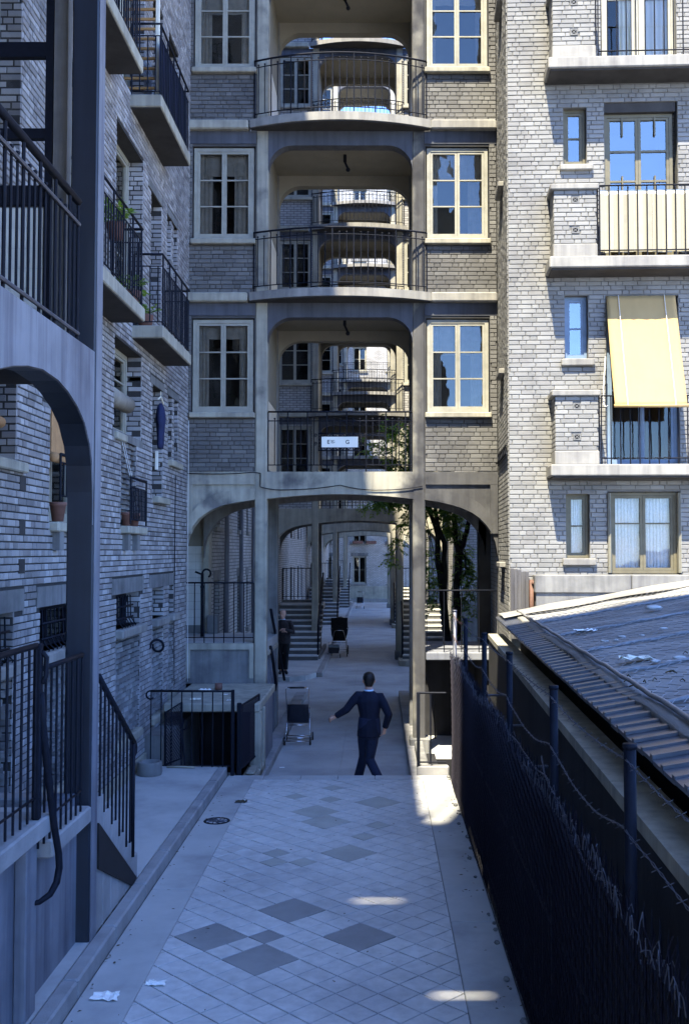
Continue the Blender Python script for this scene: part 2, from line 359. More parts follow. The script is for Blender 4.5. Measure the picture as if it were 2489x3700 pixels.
# ---------------------------------------------------------------- masonry
EYE = Vector((0, 0, 3.4)); TH = R(2.24)
def pix(p):
    """rough picture position (0..1568, 0..2331) and depth, used only to pick which bricks show largest"""
    z = p[2] - 3.4; d = p[1] * math.cos(TH) + z * math.sin(TH)
    if d < 0.3: return -1e5, 1e5, 0.3
    return 860 + 2287 * p[0] / d, 1165.5 - 2287 * (z * math.cos(TH) - p[1] * math.sin(TH)) / d, d
def holes_rects(u0, u1, z0, z1, holes):
    us = sorted({u0, u1, *[min(max(h[0], u0), u1) for h in holes], *[min(max(h[1], u0), u1) for h in holes]})
    out = []
    for a, b in zip(us, us[1:]):
        m = (a + b) / 2; spans = sorted((max(h[2], z0), min(h[3], z1)) for h in holes if h[0] < m < h[1])
        z = z0
        for s0, s1 in spans:
            if s0 > z: out.append((a, b, z, s0))
            z = max(z, s1)
        if z < z1: out.append((a, b, z, z1))
    return out
def cut(u0, u1, z0, z1, holes):
    segs = [(u0, u1)]
    for h in holes:
        if h[2] < z1 - 0.015 and h[3] > z0 + 0.015:
            ns = []
            for a, b in segs:
                if h[1] <= a or h[0] >= b: ns.append((a, b)); continue
                if h[0] > a: ns.append((a, h[0]))
                if h[1] < b: ns.append((h[1], b))
            segs = ns
    return [s for s in segs if s[1] - s[0] > 0.03]
def brick_geo(mb, fr, a, b, z0, z1, n0, n1, c=0.005):
    p = [(a, n0, z0), (b, n0, z0), (b, n0, z1), (a, n0, z1), (a, n1 - c, z0), (b, n1 - c, z0), (b, n1 - c, z1), (a, n1 - c, z1),
         (a + c, n1, z0 + c), (b - c, n1, z0 + c), (b - c, n1, z1 - c), (a + c, n1, z1 - c)]
    f = [(8, 11, 10, 9)]
    for i in range(4):
        j = (i + 1) % 4
        f += [(i, 4 + i, 4 + j, j)[::1], (4 + i, 8 + i, 8 + j, 4 + j)]
    mb.add(p, f, fr)
class Masonry:
    """collects the bricks of one building; the 300 that show largest become objects, the rest one part"""
    def __init__(s): s.items = []
    def wall(s, fr, u0, u1, z0, z1, holes=(), bl=0.20, bh=0.068, j=0.010, mix=0.45, proud=0.012, skip=None, sold=()):
        k = int(round((z1 - z0) / bh)); bh = (z1 - z0) / k
        for r in range(k):
            a0, a1 = z0 + r * bh, z0 + (r + 1) * bh
            u = u0 - (0.25 * bl if r % 2 else 0.0) - random.random() * 0.03
            t = r % 2
            while u < u1:
                L = bl if (random.random() > mix) else bl * 0.5
                a, b = max(u, u0), min(u + L, u1); u += L
                if b - a < 0.03: continue
                for q0, q1 in cut(a, b, a0, a1, holes):
                    m = fr((q0 + q1) / 2, 0, (a0 + a1) / 2); x, y, d = pix(m)
                    if x < -160 or x > 1730 or y < -160 or y > 2500: continue
                    if skip and skip(m): continue
                    c = fr((q1), 0, a1); x2, y2, _ = pix(c); c = fr(q0, 0, a0); x3, y3, _ = pix(c)
                    area = abs((x2 - x3) * (y2 - y3)) if (0 < x < 1568 and 0 < y < 2331) else 0
                    s.items.append((area, fr, q0 + j / 2, q1 - j / 2, a0 + j / 2, a1 - j / 2, proud + random.uniform(-0.0025, 0.003)))
    def build(s, parent, m, n=300):
        s.items.sort(key=lambda i: -i[0]); cache = {}
        for it in s.items[:n]:
            _, fr, a, b, z0, z1, pr = it
            L, H = round((b - a) / 0.01) * 0.01, round((z1 - z0), 3)
            key = (id(fr), L, H)
            if key not in cache:
                q = MB(Fr((0, 0, 0), fr.u, fr.n)); brick_geo(q, q.fr, -L / 2, L / 2, -H / 2, H / 2, -0.02, 0.0); cache[key] = q.mesh('brick', m)
            place('brick', cache[key], parent, fr((a + b) / 2, pr, (z0 + z1) / 2))
        if len(s.items) > n:
            q = MB()
            for it in s.items[n:]:
                _, fr, a, b, z0, z1, pr = it
                brick_geo(q, fr, a, b, z0, z1, -0.01, pr)
            q.build('brickwork', m, parent, kind='stuff')
def backing(parent, name, m, fr, u0, u1, z0, z1, holes, n=0.0, reveal=0.2, rm=None):
    q = MB(fr)
    for a, b, c, d in holes_rects(u0, u1, z0, z1, holes):
        q.add([(a, n, c), (b, n, c), (b, n, d), (a, n, d)], [(3, 2, 1, 0)])
    for h in holes:
        a, b, c, d = max(h[0], u0), min(h[1], u1), max(h[2], z0), min(h[3], z1)
        q.add([(a, n, c), (a, n, d), (a, n - reveal, d), (a, n - reveal, c)], [(0, 1, 2, 3)])
        q.add([(b, n, c), (b, n, d), (b, n - reveal, d), (b, n - reveal, c)], [(3, 2, 1, 0)])
        q.add([(a, n, c), (b, n, c), (b, n - reveal, c), (a, n - reveal, c)], [(0, 3, 2, 1)][:1])
        q.add([(a, n, d), (b, n, d), (b, n - reveal, d), (a, n - reveal, d)], [(0, 1, 2, 3)])
    return q.build(name, m, parent)
def window(parent, fr, u0, u1, z0, z1, n, fm, cols=2, rows=(1, 1, 1), fw=0.055, gm=None, room=True, casement=True, name='window', curtain=None, depth=0.06, bar=0.022, label=None, roomm=None):
    """frame with casements, glazing bars and panes; n = plane of the frame face"""
    q = MB(fr)
    q.box(u0, u0 + fw, n - depth, n, z0, z1); q.box(u1 - fw, u1, n - depth, n, z0, z1)
    q.box(u0 + fw, u1 - fw, n - depth, n, z1 - fw, z1); q.box(u0 + fw, u1 - fw, n - depth, n, z0, z0 + fw)
    w = q.build(name, fm, parent, label=label)
    iu0, iu1, iz0, iz1 = u0 + fw, u1 - fw, z0 + fw, z1 - fw
    cw = (iu1 - iu0) / cols; tot = sum(rows)
    cas = MB(fr); panes = []
    st = 0.04 if casement else 0.02
    for c in range(cols):
        a, b = iu0 + c * cw + 0.002, iu0 + (c + 1) * cw - 0.002
        f0, f1 = n - depth + 0.008, n - 0.012 + (0.002 * c)
        cas.box(a, a + st, f0, f1, iz0 + 0.002, iz1 - 0.002); cas.box(b - st, b, f0, f1, iz0 + 0.002, iz1 - 0.002)
        cas.box(a + st, b - st, f0, f1, iz1 - st, iz1 - 0.002); cas.box(a + st, b - st, f0, f1, iz0 + 0.002, iz0 + st)
        z = iz0 + st; hh = iz1 - iz0 - 2 * st
        for i, rr in enumerate(rows):
            zz = z + hh * rr / tot
            if i < len(rows) - 1: cas.box(a + st, b - st, f0 + 0.004, f1 - 0.006, zz - bar / 2, zz + bar / 2)
            panes.append((a + st, b - st, z + (bar / 2 if i else 0), zz - (bar / 2 if i < len(rows) - 1 else 0))); z = zz
    cas.build('casement', fm, w)
    gm = gm or M['glass']
    for a, b, c, d in panes:
        tl = random.uniform(-0.004, 0.004)
        MB(fr).add([(a, n - depth * 0.6 + tl, c), (b, n - depth * 0.6 - tl, c), (b, n - depth * 0.6 - tl * 0.5, d), (a, n - depth * 0.6 + tl, d)], [(3, 2, 1, 0)]).build('pane', gm, w)
    if curtain: curtain(w, iu0, iu1, iz0, iz1, n - depth - 0.05)
    if room:
        q = MB(fr); a, b, c, d, y0, y1 = u0, u1, z0, z1, n - depth - 0.005, n - 0.8
        q.add([(a, y0, c), (b, y0, c), (b, y0, d), (a, y0, d), (a, y1, c), (b, y1, c), (b, y1, d), (a, y1, d)],
              [(4, 5, 6, 7), (0, 1, 5, 4), (1, 2, 6, 5), (2, 3, 7, 6), (3, 0, 4, 7)])
        q.build('window_recess', roomm or M['room'], w)
    return w
def railing(parent, path, zb, zt, name='railing', sp=0.115, r=0.009, m=None, mid=0.12, tallevery=3, single=True, balls=True, top_r=0.016, foot=0.0, closed_low=0.1):
    """path: list of (x,y); bars at even steps; a top rail, a second rail below it and a bottom rail"""
    m = m or M['iron']; q = MB()
    q.tube([(x, y, zt) for x, y in path], top_r, 6)
    if mid: q.tube([(x, y, zt - mid) for x, y in path], r, 6)
    if closed_low: q.tube([(x, y, zb + closed_low) for x, y in path], r, 6)
    ra = q.build(name, m, parent, smooth=True)
    segs = []; tot = 0
    for (x0, y0), (x1, y1) in zip(path, path[1:]):
        l = math.hypot(x1 - x0, y1 - y0); segs.append((tot, l, x0, y0, x1, y1)); tot += l
    k = max(2, int(round(tot / sp))); allb = MB(); cache = {}
    for i in range(k + 1):
        t = tot * i / k
        for s0, l, x0, y0, x1, y1 in segs:
            if t <= s0 + l + 1e-6: break
        f = (t - s0) / max(l, 1e-6); x, y = x0 + (x1 - x0) * f, y0 + (y1 - y0) * f
        tall = (not mid) or tallevery and i % tallevery == 0 or i in (0, k)
        h0 = zb - (foot if tall else -closed_low); h1 = zt if tall else zt - mid + (0.03 if balls else 0)
        rr = r * (1.35 if tall and mid else 1.0)
        def mk(b, X, Y, Z):
            b.tube([(X, Y, h0 - Z), (X, Y, h1 - Z)], rr, 6)
            if not tall and balls: b.ball((X, Y, h1 + 0.008 - Z), 0.017, n=6, m=4)
        if single:
            key = tall
            if key not in cache:
                b = MB(); mk(b, 0, 0, zb); cache[key] = b.mesh('bar', m)
            place('bar', cache[key], ra, (x, y, zb))
        else: mk(allb, x, y, 0)
    if not single: allb.build('bars', m, ra)
    return ra
# ================================================================ GROUND
def sheet(name, x0, x1, y0, y1, z, m, kind='structure'):
    return MB().add([(x0, y0, z), (x1, y0, z), (x1, y1, z), (x0, y1, z)], [(0, 1, 2, 3)]).build(name, m, kind=kind)
# lower passage ground, one sheet to the horizon with the sunken yard on the right left open
def ground():
    q = MB()
    for a, b, c, d in holes_rects(-300, 300, -300, 600, [(0.95, 7.5, -4.0, 16.6), (-3.15, -2.03, 13.95, 16.6)]):
        q.add([(a, c, 0), (b, c, 0), (b, d, 0), (a, d, 0)], [(0, 1, 2, 3)])
    q.build('ground', M['asphalt'], kind='structure')
ground()
# fine joint lines in the passage paving are left to slabs: long cement strips with real joints
pas = MB()
for i in range(24):
    y = 15.2 + i * 2.1
    pas.bbox(-1.62, -0.60, y + 0.006, y + 2.094, -0.05, 0.006, 0.003); pas.bbox(-0.588, 0.46, y + 0.006, y + 2.094, -0.05, 0.006, 0.003)
pas.build('passage_paving', M['asphalt'], kind='structure')
# upper path (a raised terrace 0.35 m above the passage), two steps at its end
PZ = 0.35
tp = thing('upper_path', None, None, (-0.6, 10, 0)); tp['kind'] = 'structure'
MB().box(-2.05, 0.98, -6, 13.80, -0.3, PZ - 0.012).build('path_bed', M['tile_bed'], tp)
MB().bbox(-1.90, 0.5, 13.805, 14.02, -0.05, 0.175, 0.012).build('step', M['kerb'], tp)
MB().bbox(-2.04, -1.66, 3.0, 9.2, PZ - 0.1, PZ - 0.001, 0.006).build('gutter_strip', M['cement'], tp)
MB().bbox(-2.04, -1.66, 9.207, 13.56, PZ - 0.1, PZ - 0.001, 0.006).build('gutter_strip', M['cement'], tp)
MB().bbox(0.60, 0.97, 3.0, 8.4, PZ - 0.1, PZ - 0.001, 0.006).build('border_strip', M['cement'], tp)
MB().bbox(0.60, 0.97, 8.407, 13.56, PZ - 0.1, PZ - 0.001, 0.006).build('border_strip', M['cement'], tp)
for i in range(6):
    MB().bbox(-2.04 + 0.5 * i, -1.545 + 0.5 * i, 13.566, 13.82, PZ - 0.12, PZ, 0.008).build('edge_slab', M['cement'], tp)
# square tiles laid on the diagonal; patches of larger dark tiles where the old ones were replaced
T = 0.208; S2 = math.sqrt(0.5); tiles = []
patches = [(-1.42, 8.08, 2), (-0.82, 7.59, 2), (-0.72, 8.55, 2), (-0.80, 8.06, 1), (-0.20, 8.13, 2), (-0.76, 9.95, 1), (-0.95, 10.05, 1), (-0.62, 9.95, 2),
           (-0.2, 10.25, 2), (-0.95, 10.3, 1), (-0.60, 11.55, 2), (0.02, 12.4, 2), (-0.5, 12.45, 1), (-0.75, 11.95, 2), (0.1, 11.3, 1), (-1.0, 12.6, 1), (-0.55, 13.1, 1), (-0.1, 10.8, 1)]
def ab(x, y): return ((x + y) * S2 / T, (y - x) * S2 / T)
occ = {}
for px, py, n in patches:
    a, b = ab(px, py); a0, b0 = int(round(a - n / 2)), int(round(b - n / 2))
    if any((a0 + i, b0 + j) in occ for i in range(n) for j in range(n)): continue
    for i in range(n):
        for j in range(n): occ[(a0 + i, b0 + j)] = 1
    tiles.append((a0, b0, n, True))
for a in range(0, 80):
    for b in range(-5, 80):
        if (a, b) in occ: continue
        tiles.append((a, b, 1, False))
def clip_tile(a0, b0, n):
    j = 0.0048 / T
    P = [(a0 + j, b0 + j), (a0 + n - j, b0 + j), (a0 + n - j, b0 + n - j), (a0 + j, b0 + n - j)]
    P = [((a - b) * T * S2, (a + b) * T * S2) for a, b in P]
    for ax, lim, sg in ((0, -1.654, 1), (0, 0.594, -1), (1, 4.9, 1), (1, 13.556, -1)):
        out = []
        for i in range(len(P)):
            p, q = P[i], P[(i + 1) % len(P)]; dp, dq = (p[ax] - lim) * sg, (q[ax] - lim) * sg
            if dp >= 0: out.append(p)
            if dp * dq < 0:
                t = dp / (dp - dq); out.append((p[0] + (q[0] - p[0]) * t, p[1] + (q[1] - p[1]) * t))
        P = out
        if len(P) < 3: return None
    ar = abs(sum(P[i][0] * P[(i + 1) % len(P)][1] - P[(i + 1) % len(P)][0] * P[i][1] for i in range(len(P)))) / 2
    return P if ar > 0.0002 else None
full = []
for a0, b0, n, dk in tiles:
    P = clip_tile(a0, b0, n)
    if P:
        cx = sum(p[0] for p in P) / len(P); cy = sum(p[1] for p in P) / len(P)
        full.append((cy if 6.5 < cy else 50 + cy, cx, cy, P, n, dk))
full.sort(key=lambda t: t[0])
def tile_geo(mb, P, cx, cy, z):
    tl = [random.uniform(-0.002, 0.002) for _ in range(2)]
    k = len(P); b = 0.004
    up = [(x + (cx - x) * b / max(math.hypot(cx - x, cy - y), 1e-3), y + (cy - y) * b / max(math.hypot(cx - x, cy - y), 1e-3)) for x, y in P]
    def zz(x, y): return z + tl[0] * (x - cx) * 8 + tl[1] * (y - cy) * 8
    pts = [(x, y, z - 0.02) for x, y in P] + [(x, y, zz(x, y) - 0.003) for x, y in P] + [(x, y, zz(x, y)) for x, y in up]
    f = [tuple(range(2 * k, 3 * k))]
    for s in (0, k):
        for i in range(k):
            j = (i + 1) % k; f.append((s + i, s + j, s + k + j, s + k + i))
    mb.add(pts, f)
def ccw(P):
    return P if sum(P[i][0] * P[(i + 1) % len(P)][1] - P[(i + 1) % len(P)][0] * P[i][1] for i in range(len(P))) > 0 else P[::-1]
far = MB()
for i, (_, cx, cy, P, n, dk) in enumerate(full):
    P = ccw(P)
    if i < 290 or dk:
        q = MB(); tile_geo(q, P, cx, cy, PZ)
        q.build('paving_tile', M['tile_dk' if cy < 9 else 'tile_mid'] if dk else M['tile'], tp, label='dark grey replacement paving tile' if dk else None)
    else: tile_geo(far, P, cx, cy, PZ)
far.build('paving_tiles', M['tile'], tp, kind='stuff')
# footway along the left wall: kerb stones and a cement surface
sw = thing('footway', None, None, (-2.6, 10, 0)); sw['kind'] = 'structure'
MB().plan([(-2.17, 3), (-2.17, 13.82), (-2.3, 13.9), (-3.4, 13.9), (-3.4, 3)], 0.2, 0.462).build('footway_surface', M['cement'], sw)
y = 3.0
while y < 13.6:
    l = min(1.0, 13.80 - y)
    MB().bbox(-2.168, -2.05, y + 0.003, y + l - 0.003, 0.2, 0.466, 0.014).build('kerb_stone', M['kerb'], sw); y += l
MB().plan([(-2.168, 13.803), (-2.05, 13.803)] + [(-2.17 + 0.12 * math.cos(R(a)), 13.8 + 0.12 * math.sin(R(a))) for a in range(0, 91, 15)], 0.2, 0.464).build('kerb_stone', M['kerb'], sw)
# footways in the passage beyond
sw2 = thing('passage_footway', None, None, (-1.75, 19, 0)); sw2['kind'] = 'structure'
y = 14.36
while y < 23.5:
    l = min(1.15, 23.6 - y)
    MB().bbox(-1.9, -1.66, y + 0.003, y + l - 0.003, -0.05, 0.13, 0.012).build('kerb_stone', M['kerb'], sw2); y += l
sw3 = thing('stair_footway', None, None, (-2.4, 40, 0)); sw3['kind'] = 'structure'
MB().plan([(-3.3, 26.3), (-2.3, 26.35), (-1.9, 26.65), (-1.66, 27.3), (-1.66, 66.0), (-3.3, 66.0)], -0.05, 0.13).build('footway_surface', M['cement'], sw3)
y = 27.3
while y < 64:
    MB().bbox(-1.658, -1.5, y + 0.005, y + 1.495, -0.05, 0.125, 0.012).build('kerb_stone', M['kerb'], sw3); y += 1.5
MB().box(0.95, 2.1, 16.601, 17.2, -1.5, -0.01).build('yard_bank', M['dark_wall'], kind='structure')
sw4 = thing('passage_kerb', None, None, (0.55, 19, 0)); sw4['kind'] = 'structure'
y = 14.4
while y < 23.0:
    MB().bbox(0.48, 0.72, y + 0.003, y + 1.147, -0.05, 0.15, 0.012).build('kerb_stone', M['kerb'], sw4); y += 1.15

# ================================================================ GALLERY BUILDINGS ACROSS THE PASSAGE
ST = 2.98
def FZ(k): return 4.72 + ST * (k - 1)
XL0, XL1, XR0, XR1, XE0, XE1 = -2.085, -1.88, 0.59, 0.80, -3.27, 2.03
XC = -0.645
def archpts(side):
    """under-edge of a side arch from the inner post outwards"""
    L = [(XL0, 4.272), (-2.34, 4.235), (-2.605, 4.183), (-2.77, 4.12), (-2.918, 4.035), (-3.03, 3.945), (-3.14, 3.80), (-3.21, 3.66), (-3.25, 3.5), (XE0, 3.28)]
    if side < 0: return L
    return [(XR1, 4.271), (1.03, 4.235), (1.235, 4.187), (1.42, 4.13), (1.594, 4.05), (1.72, 3.96), (1.832, 3.84), (1.93, 3.70), (1.985, 3.55), (XE1, 3.30)]
def arch_beam(mb, n0, n1, fr):
    mid = [(XL1 + (XR0 - XL1) * i / 10, 4.288 + 0.08 * (1 - (2 * i / 10 - 1) ** 2)) for i in range(11)]
    L, Rr = archpts(-1), archpts(1)
    poly = [(XE0, FZ(1) + 0.03)] + L[::-1] + mid + Rr + [(XE1, FZ(1) + 0.03)]
    mb.prism(poly, n0, n1, fr)
def loggia_head(mb, z0, z1, n0, n1, fr, r=0.42):
    """lintel over an opening with rounded upper corners: underside z0, top z1"""
    poly = [(XL1, z1), (XL1, z0 - r)] + arc(XL1 + r, z0 - r, r, 180, 90, 8)[1:] + arc(XR0 - r, z0 - r, r, 90, 0, 8) + [(XR0, z1)]
    mb.prism(poly, n0, n1, fr)
def curve_path(y0, off, ends, bul, n=18, w=0.0):
    h = (XR1 - XL0) / 2 + w; c = (XR1 + XL0) / 2
    return [(c + h * (2 * i / n - 1), y0 - off - bul * (1 - (2 * i / n - 1) ** 2)) for i in range(n + 1)]
def gallery_building(Y, label, nfl, detail, opened=True):
    fr = Fr((0, Y, 0), (1, 0, 0), (0, -1, 0))
    t = thing('gallery_building', label, 'building', (XC, Y, 0), 0, 'gallery buildings spanning the passage one behind the other')
    top = FZ(nfl + 1)
    D0 = 2.1                                                        # depth of the galleries
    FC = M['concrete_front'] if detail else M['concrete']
    # posts
    for (a, b) in ((XL0, XL1), (XR0, XR1)):
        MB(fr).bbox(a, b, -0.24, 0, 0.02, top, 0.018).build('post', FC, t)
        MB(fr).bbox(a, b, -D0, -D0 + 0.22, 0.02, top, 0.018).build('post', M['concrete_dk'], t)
        MB(fr).bbox(a - 0.06, b + 0.06, -0.32, 0.06, 0, 0.27, 0.02).build('post_plinth', M['concrete_dk'], t)
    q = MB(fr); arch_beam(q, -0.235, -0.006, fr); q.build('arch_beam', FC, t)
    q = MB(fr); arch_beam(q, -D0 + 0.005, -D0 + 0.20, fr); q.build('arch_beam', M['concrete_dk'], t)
    # raised band along the side arches and frame of the spandrel panel
    if detail:
        for sd in (-1, 1):
            pts = archpts(sd)[:8]; up = [(x, z + (0.19 if i < 1 else 0.2 + 0.01 * i)) for i, (x, z) in enumerate(pts)]
            MB(fr).prism(pts + up[::-1], -0.01, 0.035, fr).build('arch_moulding', FC, t)
            a, b = (XE0 + 0.002, XL0 - 0.004) if sd < 0 else (XR1 + 0.004, XE1 - 0.002)
            MB(fr).box(a, b, -0.01, 0.030, 4.53, FZ(1) - 0.002).build('panel_rail', FC, t)
            a, b = (XE0 + 0.003, XE0 + 0.13) if sd < 0 else (XE1 - 0.13, XE1 - 0.003)
            MB(fr).box(a, b, -0.01, 0.028, 3.7, 4.529).build('panel_stile', FC, t)
    # floors
    for k in range(1, nfl + 2):
        z = FZ(k)
        MB(fr).box(XE0, XE1, -D0 + 0.003, -0.245, z - 0.12, z + 0.02).build('floor_slab', M['ceiling'], t)
    ms = Masonry()
    for k in range(1, nfl + 1):
        z = FZ(k)
        for sd, (a, b) in ((-1, (XE0, XL0)), (1, (XR1, XE1))):
            wa, wb = (-3.157, -2.125) if sd < 0 else (0.84, 1.885)
            hole = (wa - 0.02, wb + 0.02, z + 1.04, z + 2.66)
            z0, z1 = z + 0.035, z + 2.70
            fine = detail and k <= 3
            bm = M['mortar_soot'] if fine else M['brick_far']
            backing(t, 'wall', bm, fr, a, b, z0, z1, [hole], n=-0.02, reveal=0.14)
            if fine:
                ms.wall(fr, a + 0.002, b - 0.002, z0, z1, [(wa - 0.02, wb + 0.02, z + 0.94, z + 2.66)], bl=0.21, bh=0.074, mix=0.3, proud=-0.006)
            def drape(w_, u0, u1, z0, z1, n):
                rn = random.Random(k * 10 + sd)
                for a_, b_, c_ in ((u0, u0 + rn.uniform(.1, .3), z0), (u1 - rn.uniform(.1, .35), u1, z0), (u0 + .02, u1 - .02, z1 - rn.uniform(.2, .55))):
                    q = MB(fr); ns = 16
                    q.add([(a_ + (b_ - a_) * i / ns, n - 0.03 + 0.012 * math.sin(i * 1.3 + a_ * 9), zz) for zz in (c_, z1) for i in range(ns + 1)], [(i, i + 1, ns + 2 + i, ns + 1 + i) for i in range(ns)]); q.build('curtain', M['linen_dk'], w_, smooth=True)
            window(t, fr, wa, wb, z + 1.05, z + 2.64, -0.055, M['cream'], 2, (1.05, 1, 1), fw=0.06, curtain=drape if fine else None, gm=M['glass_mid'] if sd > 0 else M['glass'],
                   name='window')
            q = MB(fr); q.bbox(wa - 0.04, wb + 0.04, -0.1, 0.075, z + 0.945, z + 1.035, 0.012); q.build('window_sill', M['concrete'], t)
            # cornice and band above
            q = MB(fr); q.bbox(a + 0.003, b - (0.13 if sd < 0 else -0.0) if sd < 0 else b - 0.003, -0.2, 0.11, z + ST - 0.06, z + ST + 0.10, 0.02)
            if sd > 0: q = MB(fr).bbox(a + 0.10, b - 0.003, -0.2, 0.11, z + ST - 0.06, z + ST + 0.10, 0.02)
            q.build('cornice', M['concrete_lt'] if sd > 0 else M['concrete'], t)
            MB(fr).box(a, b, -0.2, -0.004, z + 2.702, z + ST - 0.062).build('band', M['painted_dk'], t)  # dark colour partly holds the shade cast by the cornice
        # open gallery between the posts: rounded heads front and back
        q = MB(fr); loggia_head(q, z + 2.67, z + ST + 0.03, -0.23, -0.004, fr); q.build('lintel', M['painted_dk'], t)  # dark colour is soot plus the balcony's shade
        q = MB(fr); loggia_head(q, z + 2.66, z + ST - 0.122, -D0 + 0.006, -D0 + 0.2, fr); q.build('lintel', M['ceiling'], t)
        # side walls of the gallery: tiled dado below, ochre paint above
        for sd, (a, b) in ((-1, (XL0 + 0.03, XL1 - 0.03)), (1, (XR0 + 0.03, XR1 - 0.03))):
            MB(fr).box(a, b, -D0 + 0.222, -0.242, z + 1.32, z + ST - 0.121).build('side_wall', M['ceiling'], t)
            q = MB(fr); q.box(a, b, -D0 + 0.222, -0.242, z + 0.021, z + 1.315); q.build('tile_dado', M['grout'] if detail else M['white_tile'], t)
            if detail and k <= 3:
                q = MB(fr); x0, x1 = (b, b + 0.008) if sd < 0 else (a - 0.008, a)
                for i in range(11):
                    for jz in range(8):
                        q.box(x0, x1, -D0 + 0.225 + i * 0.15, -D0 + 0.225 + i * 0.15 + 0.146, z + 0.10 + jz * 0.15, z + 0.10 + jz * 0.15 + 0.146)
                q.build('tiles', M['white_tile'], t, kind='stuff')
        if detail and k <= 3:
            q = MB(fr); q.tube([(XC + 0.05, -0.9, z + ST - 0.12), (XC + 0.05, -0.9, z + ST - 0.25)], 0.03, 8); q.tube([(XC + 0.05, -0.9, z + ST - 0.25), (XC + 0.10, -0.9, z + ST - 0.36)], 0.022, 6); q.ball((XC + 0.105, -0.9, z + ST - 0.39), 0.04, n=8)
            q.build('ceiling_lamp', M['iron'], t, smooth=True)
        # bowed balcony in front of the upper galleries
        if k >= 2:
            P = curve_path(Y, 0.10, 0, 0.34, w=0.10)
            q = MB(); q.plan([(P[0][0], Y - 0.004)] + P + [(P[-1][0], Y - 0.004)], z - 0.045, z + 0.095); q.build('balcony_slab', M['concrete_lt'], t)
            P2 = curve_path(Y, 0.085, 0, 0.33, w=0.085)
            q = MB(); q.plan([(P2[0][0], Y - 0.004)] + P2 + [(P2[-1][0], Y - 0.004)], z - 0.062, z - 0.047); q.build('balcony_soffit', M['soffit'], t)  # dark sheet added to keep the slab's underside in shade
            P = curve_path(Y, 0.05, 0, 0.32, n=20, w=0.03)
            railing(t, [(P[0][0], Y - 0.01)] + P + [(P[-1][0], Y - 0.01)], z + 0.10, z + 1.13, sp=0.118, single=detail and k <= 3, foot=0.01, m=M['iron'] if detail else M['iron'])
        elif detail:
            railing(t, [(XL1 + 0.01, Y + 0.08), (XR0 - 0.01, Y + 0.08)], FZ(1) + 0.03, FZ(1) + 1.06, sp=0.112, mid=0.155, foot=0.0, closed_low=0.12)
        else:
            railing(t, [(XL1 + 0.01, Y + 0.08), (XR0 - 0.01, Y + 0.08)], FZ(1) + 0.03, FZ(1) + 1.06, single=False)
    # plain upper storeys close the top
    MB(fr).box(XE0, XE1, -D0, 0.1, top + 0.0, top + 0.5).build('roof_parapet', M['concrete_dk'], t)
    if detail: ms.build(t, M['brick_soot'])
    return t, fr
G1, fr1 = gallery_building(17.0, 'nearest gallery building with bowed balconies, its arches spanning the passage over the walking man', 7, True)
G2, fr2 = gallery_building(31.7, 'second gallery building seen through the openings of the nearest one, stairs at its foot', 7, False)
G3, fr3 = gallery_building(46.5, 'third gallery building, framed small inside the arches of the second', 7, False)
G4, fr4 = gallery_building(60.5, 'farthest gallery building, smallest of the nested arches before the end wall', 6, False)
# ---- things of the nearest gallery building's foot
# left landing: panelled wall, floor, railing
ld = thing('landing', 'raised concrete landing with panelled front under the left arch of the nearest gallery building', 'landing', (-2.68, 17.3, 0))
MB().box(-3.27, -2.087, 16.99, 17.10, 1.18, 1.85).build('front_wall', M['concrete_dk'], ld)
MB().box(-3.27, -3.15, 16.955, 16.989, 1.27, 1.852).build('pilaster', M['concrete'], ld)
MB().box(-3.149, -2.09, 16.957, 16.989, 1.75, 1.853).build('panel_rail', M['concrete'], ld)
MB().box(-2.16, -2.09, 16.958, 16.989, 1.27, 1.749).build('pilaster', M['concrete'], ld)
MB().box(-4.6, -1.885, 17.101, 19.1, 1.70, 1.856).build('floor', M['cement'], ld)
MB().box(-2.08, -1.95, 17.24, 18.88, 0.0, 1.699).build('side_wall', M['painted'], ld)
for i in range(4):
    MB().bbox(-1.949, -1.90, 17.30 + i * 0.42, 17.42 + i * 0.42, 0.0, 1.62, 0.008).build('side_pilaster', M['painted'], ld)
MB().bbox(-2.08, -1.86, 17.26, 18.87, 1.62, 1.70, 0.012).build('coping', M['concrete'], ld)
railing(ld, [(-3.25, 16.97), (-2.09, 16.97)], 1.86, 2.87, sp=0.17, mid=0, closed_low=0.09, foot=0.0)
q = MB(); q.tube([(-1.93, 18.2, 2.35), (-1.92, 18.5, 2.1), (-1.90, 20.3, 0.95), (-1.89, 20.45, 0.8)], 0.026, 6)
q.tube([(-1.86, 17.5, 1.75), (-1.84, 17.7, 1.5), (-1.83, 18.0, 1.2), (-1.84, 18.25, 1.02), (-1.86, 18.2, 0.9)], 0.03, 6)
tag(q.build('handrail', M['iron'], smooth=True), 'black iron handrail sloping down behind the left post of the nearest gallery building', 'handrail')
